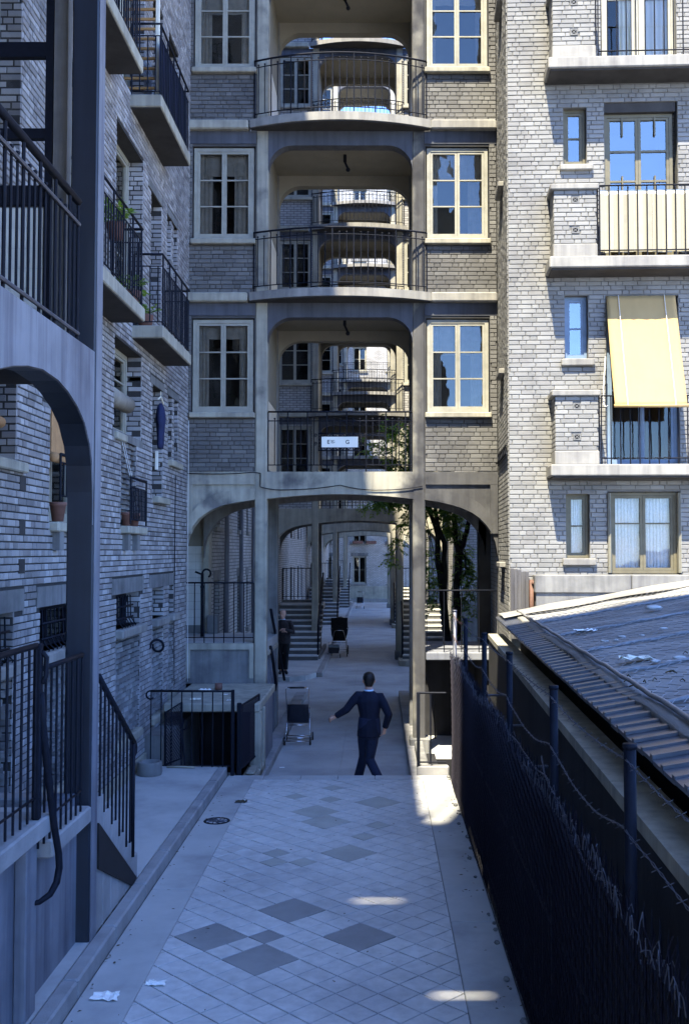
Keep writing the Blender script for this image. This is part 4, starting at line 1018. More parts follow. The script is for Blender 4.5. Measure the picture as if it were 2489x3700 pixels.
for i in range(6): q.tube([(0.1 + i * 0.28, 0.03, z), (0.24 + i * 0.28, 0.03, z + 0.13), (0.38 + i * 0.28, 0.03, z)], 0.012, 5)
q.tube([(0.1, 0.03, z - 0.02), (1.8, 0.03, z - 0.02)], 0.012, 5); q.tube([(0.1, 0.03, z + 0.14), (1.8, 0.03, z + 0.14)], 0.012, 5)
q.build('lattice_bracket', M['iron'], RB)
# reed matting behind the bars of the middle balcony: each upright strip is a piece
mt = thing('reed_screen', 'cream reed matting tied behind the bars of the middle right balcony', 'screen', tuple(rf(2.5, 0.43, 7.8)), -0.0437)
q0 = MB(Fr((0, 0, 0), rf.u, rf.n)); q0.box(-0.034, 0.034, -0.004, 0.004, 0, 0.86)
me = [q0.mesh('reed_strip', M['reed'])]
for i in range(48):
    u = 1.34 + i * 0.0695
    place('reed_strip', me[0], mt, rf(u, 0.425 + random.uniform(-0.004, 0.004), 7.775 + random.uniform(-0.012, 0.012)), random.uniform(-0.004, 0.004))
MB(rf).box(1.31, 4.6, 0.418, 0.422, 8.53, 8.70).build('top_band', M['linen'], mt)
# yellow awning let down over the balcony
aw = thing('awning', 'yellow canvas roller awning let down over the balcony door', 'awning', tuple(rf(2.0, 0.05, 7.2)), -0.0437)
q = MB(rf); ns, nr = 16, 24
def awp(i, r):
    t = r / nr; u = 1.46 + 1.03 * i / ns; z = 7.235 - 1.75 * t; n = 0.02 + 0.62 * t - 0.03 * math.sin(t * math.pi) * (0.5 + 0.5 * math.sin(i / ns * math.pi)) + 0.008 * math.sin(i * 0.9 + r * 0.35) * t + 0.005 * math.sin(i * 2.3 - r * 0.5)
    return (u, n, z)
q.add([awp(i, r) for r in range(nr + 1) for i in range(ns + 1)], [(r * (ns + 1) + i, r * (ns + 1) + i + 1, (r + 1) * (ns + 1) + i + 1, (r + 1) * (ns + 1) + i) for r in range(nr) for i in range(ns)])
o = q.build('canvas', M['awning'], aw, smooth=True); sm = o.modifiers.new('thick', 'SOLIDIFY'); sm.thickness = 0.004
q = MB(rf); q.tube([(1.45, 0.645, 5.485), (2.50, 0.645, 5.485)], 0.026, 10); q.build('bottom_roll', M['awning'], aw, smooth=True)
for u in (1.64, 2.32):
    q = MB(rf); q.tube([(u, 0.035 + 0.635 * t, 7.24 - 1.75 * t) for t in (0, 0.25, 0.5, 0.75, 1)], 0.005, 5); q.build('cord', M['white_cloth'], aw)
q = MB(rf); q.tube([(1.43, 0.1, 6.3), (1.36, 0.3, 5.8), (1.34, 0.42, 5.55), (1.36, 0.44, 5.50), (1.40, 0.45, 5.52)], 0.008, 6); q.build('arm', M['white_cloth'], aw, smooth=True)
# parapet at the foot of its wall, weathered boards
pp = thing('parapet', 'low pale concrete parapet with a coping at the foot of the right building', 'wall', tuple(rf(2.5, 0.2, 2.2)), -0.0437)
MB(rf).box(0.36, 6.0, 0.013, 0.30, 1.9, 2.79).build('parapet_wall', M['concrete_dk'], pp)
for i in range(4): MB(rf).bbox(0.34 + i * 1.4, 0.34 + i * 1.4 + 1.392, 0.014, 0.33, 2.792, 3.055, 0.012).build('coping', M['concrete_dk'], pp)
bd = thing('board_panel', 'panel of weathered grey upright boards at the corner of the right building', 'boards', tuple(rf(0.15, 0.1, 2.2)), -0.0437)
for i in range(5):
    MB(rf).bbox(0.005 + i * 0.055, 0.005 + i * 0.055 + 0.052, 0.06, 0.078 + random.uniform(0, 0.006), 2.1, 3.14 - i * 0.012 + random.uniform(-0.01, 0.01), 0.003).build('board', M['wood'], bd)
q = MB(rf); q.tube([(0.315, 0.12, 2.1), (0.315, 0.12, 2.98)], 0.035, 8); q.ball((0.335, 0.16, 2.93), 0.03); q.build('pipe_post', M['rust_wire'], bd, smooth=True)
# ================================================================ SHED ROOF, CONCRETE WALL, FENCE
def ex(y): return 1.07 + 0.0445 * y                        # eave line
def rz(x, y): return 2.47 + (x - ex(y)) * 0.176
SH = thing('shed', 'long low shed on the right with a tar felt roof under wire netting', 'shed', (3, 9, 0))
q = MB(); nx, ny = 40, 60
def rp(i, j, dz=0.0):
    y = 1.5 + 13.2 * j / ny; x = ex(y) + 0.20 + 5.2 * i / nx
    return (x, y, rz(x, y) + dz + 0.010 * math.sin(x * 5 + y * 1.3) + 0.008 * math.sin(y * 4.1 + x * 2) + 0.004 * math.sin(x * 17 + y * 11))
q.add([rp(i, j) for j in range(ny + 1) for i in range(nx + 1)], [(j * (nx + 1) + i, j * (nx + 1) + i + 1, (j + 1) * (nx + 1) + i + 1, (j + 1) * (nx + 1) + i) for j in range(ny) for i in range(nx)])
o = q.build('roof_felt', M['tar'], SH, smooth=True); o.modifiers.new('thick', 'SOLIDIFY').thickness = 0.06
q = MB()
for a, b in ((1.5, 14.7),):
    q.add([(ex(a) + 0.35, a, 2.4), (ex(b) + 0.35, b, 2.4), (ex(b) + 0.35, b, -1.5), (ex(a) + 0.35, a, -1.5)], [(0, 1, 2, 3)])
q.build('shed_wall', M['dark_wall'], SH)
# interlocking zinc eave tiles, one piece each
q0 = MB(); q0.prism([(0.0, -0.045), (0.30, 0.01), (0.30, 0.028), (0.0, -0.025)], 0.0, 0.20); q0.prism([(0.0, -0.03), (0.30, 0.025), (0.30, 0.045), (0.0, -0.008)], 0.0, 0.05)
me = q0.mesh('eave_tile', M['zinc']); i = 0; y = 1.6
while y < 14.4:
    place('eave_tile', me, SH, (ex(y) - 0.02, y, 2.47 + random.uniform(-0.004, 0.004)), -0.0437 + random.uniform(-0.01, 0.01)); y += 0.203
q = MB(); q.tube([(ex(y) + 0.28, y, rz(ex(y) + 0.28, y) + 0.035 + 0.006 * math.sin(y * 7)) for y in [1.5 + 0.3 * k for k in range(44)]], 0.016, 6); q.build('netting_edge', M['wire'], SH, smooth=True)
# battens holding the netting down across the roof
for y in (4.3, 5.7, 7.1, 8.6, 10.2, 12.0):
    q = MB(); n = 40
    P = [(ex(y) + 0.3 + 4.8 * k / n, y + 0.10 * k / n * 4.8 * 0.4, 0) for k in range(n + 1)]
    q.tube([(x, yy, rz(x, yy) + 0.025 + 0.006 * math.sin(k * 2.1)) for k, (x, yy, _) in enumerate(P)], [0.014 + 0.006 * (k % 2) for k in range(n + 1)], 6)
    q.build('batten', M['wire'], SH)
q = MB(); n = 24                                            # pale sheet added as the sunlit band along the roof's far edge
def shp(i, r):
    y = 13.55 + 1.1 * r / 4 - 0.03 * math.sin(i * 0.7); x = ex(y) + 0.02 + 4.6 * i / n
    return (x, y, rz(x, y) + 0.03 + 0.008 * math.sin(i * 0.9 + r))
q.add([shp(i, r) for r in range(5) for i in range(n + 1)], [(r * (n + 1) + i, r * (n + 1) + i + 1, (r + 1) * (n + 1) + i + 1, (r + 1) * (n + 1) + i) for r in range(4) for i in range(n)])
q.build('sunlit_roof_band', M['concrete_lt'], SH)
# wire netting over the felt: hexagon-like zigzags
q = MB()
def nz(x, y): return rz(x, y) + 0.035
st = 0.075
for k in range(0, 70):
    x0 = 0.32 + k * st; 
    if x0 > 3.4: break
    P = []
    y = 3.6; j = 0
    while y < 13.4:
        x = ex(y) + x0 + (0.028 if j % 2 else -0.028); P.append((x, y, nz(x, y) + 0.006 * math.sin(y * 9 + x * 7))); y += 0.11; j += 1
    q.tube(P, 0.0022, 3, cap=False)
q.build('wire_netting', M['wire'], SH, kind='stuff')
# concrete wall
cw = lambda y: 1.0 + 0.0416 * y
WL = thing('concrete_wall', 'grimy concrete wall with a flat top between the fence and the shed roof', 'wall', (1.3, 8, -1.5))
q = MB(); q.plan([(cw(1.5), 1.5), (cw(14.7), 14.7), (cw(14.7) + 0.2, 14.7), (cw(1.5) + 0.2, 1.5)], -1.5, 2.13); q.build('wall_body', M['dark_wall'], WL)  # wall sides coloured black for the shaded gap behind the fence
y = 1.5
while y < 14.6:
    l = min(1.9, 14.7 - y); q = MB(); q.plan([(cw(y) - 0.01, y + 0.003), (cw(y + l) - 0.01, y + l - 0.003), (cw(y + l) + 0.21, y + l - 0.003), (cw(y) + 0.21, y + 0.003)], 2.131, 2.20); q.build('coping', M['concrete'], WL); y += l
tag(MB().box(0.96, 7.5, -4, 16.6, -1.6, -1.5).build('yard_floor', M['near_black']), kind='structure')  # floor coloured black to hold the shade of the sunken gap
MB().box(0.985, 1.0, -4, 13.82, -1.5, 0.30).build('retaining_wall', M['concrete_dk'], kind='structure')
# chain link fence on the right edge of the path
FX = 1.0
FE = thing('chain_link_fence', 'dark chain link fence topped with barbed wire along the right edge of the path', 'fence', (FX, 8, PZ))
posts = [2.2, 4.11, 5.88, 7.85, 9.7, 11.75, 13.4]
for y in posts:
    q = MB(); q.tube([(FX + 0.02, y, 0.2), (FX + 0.02, y, 2.60)], 0.025, 10); q.tube([(FX + 0.02, y, 2.60), (FX + 0.02, y, 2.62)], 0.029, 10); q.build('post', M['iron_lt'] if y > 13 else M['iron'], FE, smooth=True)
    if y < 13: 
        q = MB(); q.tube([(FX + 0.03, y + 0.06, 1.72), (cw(y), y + 0.06, 1.72)], 0.014, 6); q.build('strut', M['iron_lt'], FE)
q = MB()
for z in (0.42, 1.2, 1.86): q.tube([(FX + 0.03, 2.0, z), (FX + 0.03, 13.6, z)], 0.012, 5)
q.build('rail', M['iron'], FE)
pk = MB(); pk.tube([(0, 0, 0.30), (0, 0, 1.94), (0, 0, 2.05)], [0.009, 0.009, 0.001], 6); pm = pk.mesh('picket', M['iron'])
y = 2.1
while y < 13.6:
    place('picket', pm, FE, (FX + 0.035, y, random.uniform(-0.02, 0.02)), random.uniform(-.1, .1)); y += 0.11
q = MB(); st = 0.042; i = 0; y = 2.0
def ztop(y): return 1.99 + 0.035 * math.sin(y * 1.7) + 0.02 * math.sin(y * 4.3) - (0.05 if y < 5 else 0)
while y < 13.55:
    P = []; zt = ztop(y); n = int((zt - 0.30) / st)
    for k in range(n + 1):
        z = 0.30 + k * st + (y * 0.31) % (2 * st); a = (k + i) % 2
        P.append((FX - 0.022 + (0.004 if (k % 2) else -0.004) + 0.012 * math.sin(y * 0.9 + z * 2) + 0.01 * math.sin(y * 2.3), y + (st * 0.5 if k % 2 else -st * 0.5), z))
    x, yy, z = P[-1]
    P.append((x + random.uniform(-0.02, 0.02), yy + random.uniform(-0.02, 0.02), z + 0.05))
    q.tube(P, 0.0028, 3, cap=False); y += st; i += 1
q.build('chain_link_mesh', M['mesh_wire'], FE, kind='stuff')
q = MB(); y = 2.0; rn = random.Random(5)                    # curled wire ends, made paler for the glints along the mesh top
while y < 13.5:
    zt = ztop(y) + 0.04; dx, dy = rn.uniform(-.03, .03), rn.uniform(-.05, .05)
    q.tube([(FX - 0.02, y, zt - 0.06), (FX - 0.02 + dx * .4, y + dy * .5, zt), (FX - 0.02 + dx, y + dy, zt + rn.uniform(-.01, .05)), (FX - 0.02 + dx * 1.3, y + dy * 1.6, zt - rn.uniform(.0, .05))], 0.0024, 4); y += 0.06
q.build('glint_wire_ends', M['iron_lt'], FE, kind='stuff')
def barbed(y0, y1, za, zb, sag, m='iron_lt', wig=0.0):
    q = MB(); n = int((y1 - y0) / 0.05)
    for ph in (0, math.pi):
        q.tube([(FX + 0.0 + 0.004 * math.cos(k * 1.6 + ph) + wig * math.sin(k * 0.31), y0 + (y1 - y0) * k / n, za + (zb - za) * k / n - sag * 4 * (k / n) * (1 - k / n) + 0.004 * math.sin(k * 1.6 + ph) + wig * math.sin(k * 0.47)) for k in range(n + 1)], 0.0022, 4, cap=False)
    for k in range(2, n, 3):
        x, y, z = FX, y0 + (y1 - y0) * k / n, za + (zb - za) * k / n - sag * 4 * (k / n) * (1 - k / n)
        q.tube([(x - 0.015, y - 0.012, z + 0.015), (x + 0.015, y + 0.012, z - 0.015)], 0.0016, 3); q.tube([(x + 0.015, y - 0.012, z + 0.012), (x - 0.015, y + 0.012, z - 0.012)], 0.0016, 3)
    q.build('barbed_wire', M[m], FE)
pl_ = posts
for a, b in zip(pl_, pl_[1:]):
    barbed(a, b, 2.56, 2.56, random.uniform(0.01, 0.04), 'rust_wire' if a > 11 else 'iron_lt')
    barbed(a, b, 2.28, 2.28, random.uniform(0.03, 0.09), 'rust_wire' if a > 11 else 'iron_lt', 0.004)
barbed(4.2, 6.2, 1.98, 2.15, 0.14, 'iron_lt', 0.012); barbed(5.9, 9.4, 2.05, 2.1, 0.05, 'iron_lt', 0.008)
# stones and dry leaves along the foot of the fence
st_ = MB()
for i in range(26):
    y = random.uniform(6, 13.7); r = random.uniform(0.010, 0.032); st_.ball((0.93 + random.uniform(-0.03, 0.03), y, PZ + r * 0.4), r, n=6, m=4, sz=(1, 1.3, 0.7))
st_.build('rubble', M['concrete_dk'], kind='stuff')

# ================================================================ NEAR GALLERY ON THE LEFT
GX = -2.17
NG = thing('side_gallery', 'near dark gallery on the left with one tall pillar, arched beam and iron railing above', 'gallery', (GX, 6, 0.46))
gf = Fr((GX, 0, 0), (0, 1, 0), (1, 0, 0))
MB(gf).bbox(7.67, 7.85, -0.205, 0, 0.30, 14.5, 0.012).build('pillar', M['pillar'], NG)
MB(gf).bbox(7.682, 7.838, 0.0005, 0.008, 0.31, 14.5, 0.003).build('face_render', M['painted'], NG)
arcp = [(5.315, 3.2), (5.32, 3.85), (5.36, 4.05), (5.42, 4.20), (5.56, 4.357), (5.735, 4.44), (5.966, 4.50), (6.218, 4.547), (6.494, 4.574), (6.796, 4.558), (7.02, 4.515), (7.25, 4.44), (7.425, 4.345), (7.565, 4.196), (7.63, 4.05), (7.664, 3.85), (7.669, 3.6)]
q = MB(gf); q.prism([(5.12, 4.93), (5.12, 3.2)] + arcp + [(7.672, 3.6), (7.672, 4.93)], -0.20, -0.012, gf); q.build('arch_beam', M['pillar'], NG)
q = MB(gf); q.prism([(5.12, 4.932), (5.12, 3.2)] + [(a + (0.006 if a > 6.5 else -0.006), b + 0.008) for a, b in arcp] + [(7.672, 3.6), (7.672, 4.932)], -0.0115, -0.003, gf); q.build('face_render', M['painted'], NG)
MB(gf).bbox(5.10, 5.314, -0.2, 0, 0.3, 3.199, 0.012).build('pillar', M['pillar'], NG)
MB(gf).box(2.0, 5.119, -0.2, -0.002, 4.0, 4.93).build('beam', M['painted'], NG)
MB().box(-3.22, -2.376, 2.0, 7.9, 4.72, 4.93).build('floor_slab', M['soffit'], NG)
ra = railing(NG, [(GX - 0.03, 4.6), (GX - 0.03, 7.30)], 4.93, 5.97, sp=0.105, mid=0.175, tallevery=3, r=0.009, top_r=0.030, foot=0.03, closed_low=0.065, m=M['iron'])
q = MB()
for z, r in ((5.79, 0.014), (4.985, 0.014)): q.tube([(GX - 0.012, 4.6, z), (GX - 0.012, 7.27, z)], r, 6)
q.build('rail', M['iron_lt'], NG)
# glazed end screen of the gallery, with a tiled dado
sc_ = MB(); Y = 7.86
sc_.box(-3.22, -2.60, Y, Y + 0.06, 7.34, 7.46); sc_.box(-3.22, -2.60, Y, Y + 0.06, 6.68, 6.76); sc_.box(-2.64, -2.58, Y - 0.01, Y + 0.07, 4.93, 9.5); sc_.box(-3.22, -3.16, Y, Y + 0.06, 4.93, 9.5); sc_.box(-3.159, -2.645, Y, Y + 0.06, 6.14, 6.30)
SC = sc_.build('end_screen', M['iron'], NG)
for z0, z1 in ((7.46, 8.3), (6.76, 7.34), (6.30, 6.68)): MB().add([(-3.16, Y + 0.03, z0), (-2.645, Y + 0.03, z0), (-2.645, Y + 0.03, z1), (-3.16, Y + 0.03, z1)], [(0, 1, 2, 3)]).build('pane', M['glass'], SC)
for i in range(4):
    for j in range(7): MB().box(-3.158 + i * 0.128, -3.034 + i * 0.128, Y + 0.0, Y + 0.01, 5.0 + j * 0.16, 5.156 + j * 0.16).build('tile', M['white_tile'], SC)
MB().box(-3.159, -2.645, Y + 0.011, Y + 0.05, 4.93, 6.13).build('dado', M['grout'], SC)
MB().box(-2.57, -2.46, Y - 0.02, Y + 0.09, 4.93, 9.5).build('jamb', M['concrete_dk'], NG)
# raised landing below it: wall with copings, railings, stairs down to the footway
NL = thing('stair_landing', 'raised landing at the lower left with plastered wall, stone copings and a short stair', 'landing', (-2.6, 7, 0.46))
MB(gf).box(2.0, 7.67, -0.25, -0.10, 0.40, 1.57).build('front_wall', M['painted'], NL)
MB(gf).bbox(2.0, 6.64, -0.32, 0.05, 1.575, 1.70, 0.012).build('coping', M['kerb'], NL)
MB(gf).bbox(6.70, 7.60, -0.32, 0.03, 1.375, 1.50, 0.012).build('coping', M['kerb'], NL)
MB(gf).bbox(6.36, 6.55, -0.099, -0.02, 0.46, 1.57, 0.008).build('buttress', M['painted'], NL)
MB(gf).bbox(5.60, 5.70, -0.099, -0.07, 0.46, 1.45, 0.008).build('window_jamb', M['painted'], NL)
MB(gf).box(4.2, 5.60, -0.099, -0.095, 0.70, 1.50).build('cellar_window', M['room'], NL)
MB().box(-3.22, -2.50, 2.0, 6.65, 1.45, 1.60).build('floor', M['cement'], NL)
MB().box(-3.22, -2.50, 6.651, 7.70, 1.30, 1.46).build('floor', M['cement'], NL)
railing(NL, [(GX, 3.2), (GX, 6.42)], 1.71, 2.80, sp=0.123, mid=0, r=0.0085, closed_low=0.13, top_r=0.020)
railing(NL, [(GX, 6.50), (GX, 7.42)], 1.50, 2.64, sp=0.115, mid=0, r=0.0085, closed_low=0.15, top_r=0.018)
MB(gf).bbox(6.42, 6.47, -0.02, 0.03, 1.70, 2.81, 0.006).build('standard', M['iron'], NL)
q = MB(gf); q.tube([(6.44, 0.03, 2.76), (6.47, 0.05, 2.72), (6.46, 0.05, 2.60), (6.44, 0.03, 2.56)], 0.016, 6); q.build('scroll', M['iron'], NL, smooth=True)
q = MB(gf); P = [(6.44, 0.03, 2.5), (6.46, 0.035, 2.30), (6.50, 0.05, 2.05), (6.60, 0.07, 1.62), (6.655, 0.085, 1.42), (6.67, 0.085, 1.33), (6.65, 0.075, 1.24), (6.60, 0.05, 1.18), (6.54, 0.0, 1.15), (6.50, -0.06, 1.15)]
q.tube(P, [0.02, 0.024, 0.026, 0.024, 0.024, 0.024, 0.024, 0.022, 0.018, 0.014], 8); q.build('brace', M['iron'], NL, smooth=True, label='thick curved black iron brace hooking under the coping')
ys = [7.87, 8.05, 8.28, 8.52, 8.75, 8.98, 9.20]; zs = [1.49, 1.335, 1.175, 1.01, 0.85, 0.69]
for i in range(6): MB().bbox(-3.2, GX, ys[i] if i else 7.853, ys[i + 1], 0.40, zs[i], 0.012).build('step', M['kerb'], NL)
q = MB(gf); q.prism([(7.86, 1.30), (9.10, 0.49), (8.95, 0.465), (7.86, 0.95)], 0.002, 0.018, gf); q.build('sloped_band', M['near_black'], NL)  # thin dark band sloping along the side of the stair
q = MB(gf); q.tube([(7.86, 0.0, 2.43), (9.02, 0.0, 1.70)], 0.026, 6); q.tube([(9.02, 0, 1.70), (9.06, 0, 1.66), (9.05, 0, 1.60), (9.01, 0, 1.59)], 0.024, 6); q.tube([(9.0, 0, 1.7), (9.0, 0, 0.7)], 0.020, 6); q.build('stair_rail', M['iron'], NL, smooth=True)
for i in range(9):
    u = 7.93 + i * 0.122; zt = 2.43 - (u - 7.86) * 0.63; zb = [z for y, z in zip(ys[1:], zs) if u < y + 0.001][0]
    q = MB(gf); q.tube([(u, -0.0, zb), (u, -0.0, zt)], 0.0095, 6); q.build('bar', M['iron'], NL)
# ================================================================ BUILDINGS FURTHER OFF
def simple_block(name, label, fr, u0, u1, z1, depth, wins, m, fm, flank=None):
    t = thing(name, label, 'building', tuple(fr((u0 + u1) / 2, 0, 0)))
    backing(t, 'wall', m, fr, u0, u1, 0, z1, wins, reveal=0.18)
    MB(fr).box(u0 + 0.001, u1, -depth, -1.0, 0, z1).build('building_core', m, t)
    MB(fr).add([(u0, -1.0, 0), (u0, 0, 0), (u0, 0, z1), (u0, -1.0, z1)], [(0, 1, 2, 3)]).build('flank_wall', m, t)
    for a, b, c, d in wins:
        window(t, fr, a + 0.01, b - 0.01, c + 0.01, d - 0.01, -0.10, fm, 2, (1, 1), fw=0.06)
        MB(fr).bbox(a - 0.1, b + 0.1, -0.1, 0.09, c - 0.13, c - 0.003, 0.01).build('window_sill', M['concrete_lt'], t)
        MB(fr).box(a - 0.12, b + 0.12, -0.05, 0.012, d + 0.003, d + 0.22).build('lintel', M['concrete_dk'], t)
    return t
for i, y in enumerate((29.75, 44.5)):
    fr = Fr((2.27, y, 0), (1, 0, 0), (0, -1, 0))
    wn = [(u, u + w_, z, z + h) for z in (3.3, 6.28, 9.26, 12.24, 15.2) for u, w_, h in ((1.2, 0.5, 1.0), (2.6, 1.1, 1.7))]
    t = simple_block('apartment_building', ('sunlit pale brick wing behind the trees, seen through the right arch', 'farther pale brick wing on the right, seen in the narrow gaps between the far posts')[i], fr, 0, 7, 19.5, 8, wn, M['brick_far_pale'], M['olive'])
    MB(fr).box(0.002, 7, 0.003, 0.06, 0, 1.95).build('plinth', M['concrete_lt'], t)
fr = Fr((0, 69.3, 0), (1, 0, 0), (0, -1, 0))
wn = [(u, u + 0.95, z, z + (1.9 if z < 3 else 1.7)) for z in (1.17, 3.95, 6.93, 9.9, 12.9, 15.9, 18.9, 21.9, 24.9, 27.0) for u in (-6.6, -4.15, -1.75, 0.64, 3.0, 5.4)]
EW = simple_block('apartment_building', 'brick building closing the far end of the passage, red boxes at its windows', fr, -14, 14, 31, 9, wn, M['brick_far_pale'], M['cream'])
MB(fr).box(-14, 14, 0.004, 0.06, 0, 1.0).build('plinth', M['concrete'], EW)
for u in (-1.75, -0.95 + 0.12, 0.64):
    MB(fr).bbox(u + 0.02, u + 0.72, 0.09, 0.32, 3.92, 4.12, 0.02).build('window_box', M['terracotta'], EW)
MB().plan([(-14, 67.2), (14, 67.2), (14, 69.29), (-14, 69.29)], -0.05, 0.13).build('end_footway', M['concrete_lt'], kind='structure')
# the gallery building over the camera's own position; its shade falls on the path
RG = thing('gallery_building', 'gallery building standing over the near end of the path, behind the viewpoint', 'building', (-0.6, 0.4, 0), 0, 'gallery buildings spanning the passage one behind the other')
fr = Fr((0, 0.4, 0), (1, 0, 0), (0, 1, 0))
flk = [(-3.14, -2.64, 17.32, 17.98), (-1.93, -1.44, 13.57, 14.23), (-3.215, -2.97, 22.4, 27.0)]  # openings added and sized to throw sun flecks on the path
for a, b, c, d in holes_rects(-3.22, 2.03, 6.4, 27.2, flk): MB(fr).box(a, b, -0.3, 0, c, d).build('wall', M['concrete'], RG)  # unseen thin wall, its height set by where its shade should end
for a, b in ((-3.22, -2.9), (1.75, 2.03)): MB(fr).bbox(a, b, -0.3, 0, 0.0, 6.399, 0.02).build('post', M['concrete'], RG)

# ================================================================ TREES
def leaf_spray(mb, p, d, n, L, rnd):
    """a pinnate leaf: leaflets in pairs along a drooping stalk"""
    side = d.cross(Vector((0, 0, 1)))
    if side.length < 1e-3: side = Vector((1, 0, 0))
    side.normalize(); q = Vector(p)
    for k in range(n):
        q = q + d * (L / n); d = (d + Vector((0, 0, -0.10))).normalized()
        for s in (-1, 1):
            a = (side * s + d * 0.5 + Vector((rnd.uniform(-.3, .3), rnd.uniform(-.3, .3), rnd.uniform(-.5, .1)))).normalized()
            l = rnd.uniform(0.06, 0.10); w_ = a.cross(Vector((rnd.uniform(-1, 1), rnd.uniform(-1, 1), 1))).normalized() * l * 0.24
            b = len(mb.v); mb.v += [q, q + a * l * 0.5 + w_, q + a * l, q + a * l * 0.5 - w_]; mb.f.append((b, b + 1, b + 2, b + 3))
def tree(label, trunks, clumps, seed):
    rnd = random.Random(seed)
    t = thing('tree', label, 'tree', trunks[0][0][:3], 0, 'slender trees in the yard behind the right arch')
    q = MB()
    for pts in trunks:
        P = []; Rr = []
        for a, b in zip(pts, pts[1:]):
            for k in range(4):
                f = k / 4; P.append(tuple(a[i] + (b[i] - a[i]) * f + (rnd.uniform(-.012, .012) if i < 2 else 0) for i in range(3))); Rr.append((a[3] + (b[3] - a[3]) * f) * rnd.uniform(0.93, 1.09))
        P.append(pts[-1][:3]); Rr.append(pts[-1][3]); q.tube(P, Rr, 9)
    lv = MB(); tips = [p[-1] for p in trunks]
    for (cx, cy, cz, rx, ry, rz_, n) in clumps:
        c = Vector((cx, cy, cz)); tip = min(tips, key=lambda e: (Vector(e[:3]) - c).length)
        for k in range(max(3, n // 22)):
            e = c + Vector((rnd.gauss(0, .5) * rx, rnd.gauss(0, .5) * ry, rnd.gauss(0, .5) * rz_)); s = Vector(tip[:3])
            mids = [s + (e - s) * f + Vector((rnd.uniform(-.06, .06), rnd.uniform(-.06, .06), 0.12 * math.sin(f * 3.1))) for f in (0, .25, .5, .75, 1)]
            q.tube([tuple(m_) for m_ in mids], [0.018, 0.012, 0.008, 0.006, 0.003], 5)
            for m_ in mids[1:]:
                for j in range(max(3, n // 4)):
                    o = Vector((rnd.gauss(0, .32) * rx, rnd.gauss(0, .32) * ry, rnd.gauss(0, .32) * rz_))
                    d = Vector((rnd.uniform(-1, 1), rnd.uniform(-1, 1), rnd.uniform(-.6, .2))).normalized()
                    leaf_spray(lv, m_ * 0.35 + c * 0.65 + o if rnd.random() < .6 else m_ + o * 0.5, d, rnd.randint(4, 7), rnd.uniform(0.16, 0.28), rnd)
    q.build('trunk', M['bark'], t, smooth=True)
    lv.build('crown', M['leaf'], t)
    return t
tree('slender dark tree with a double trunk leaning left beside the right post',
     [[(1.64, 23.0, 0, .10), (1.58, 23, 1.4, .085), (1.47, 23, 2.55, .08), (1.36, 23, 3.2, .065), (1.37, 23, 3.75, .06), (1.30, 23, 4.0, .055), (0.95, 22.9, 4.9, .04)],
      [(1.52, 23.02, 2.3, .06), (1.52, 23.02, 3.1, .06), (1.51, 23.02, 3.6, .055), (1.38, 23.0, 3.95, .05), (1.2, 23.1, 5.2, .03)]],
     [(1.25, 23, 4.35, .45, .5, .35, 40), (0.55, 22.8, 4.55, .6, .6, .28, 70), (0.1, 22.6, 4.45, .45, .5, .16, 40), (1.25, 23.3, 2.75, .28, .4, .35, 22), (0.62, 22.7, 4.0, .25, .4, .28, 26), (0.5, 23, 5.3, .5, .6, .45, 40), (-0.1, 23, 5.9, .4, .5, .35, 16), (1.25, 22.9, 2.15, .2, .3, .2, 12), (0.35, 22.5, 3.15, .12, .2, .1, 6)], 3)
tree('slender dark tree forking into a Y in the middle of the right arch',
     [[(1.90, 23.4, 0, .11), (1.86, 23.4, 1.8, .09), (1.82, 23.4, 2.6, .082), (1.88, 23.4, 3.3, .09), (1.90, 23.4, 3.5, .095)],
      [(1.88, 23.4, 3.42, .075), (1.80, 23.4, 3.7, .06), (1.78, 23.4, 4.4, .055), (1.6, 23.4, 5.6, .04)],
      [(1.93, 23.4, 3.45, .07), (2.06, 23.4, 3.85, .06), (2.2, 23.4, 4.4, .05), (2.5, 23.4, 5.6, .03)]],
     [(2.08, 23.5, 2.9, .22, .4, .5, 30), (2.12, 23.5, 2.25, .2, .3, .4, 20), (1.6, 23.3, 4.5, .5, .6, .35, 50), (0.75, 23.3, 5.9, .6, .7, .5, 60), (0.35, 23.2, 6.3, .35, .5, .3, 16), (1.9, 23.4, 1.7, .3, .3, .25, 16), (1.6, 23.4, 3.95, .3, .4, .2, 18), (0.6, 23.3, 5.15, .5, .5, .3, 30)], 5)

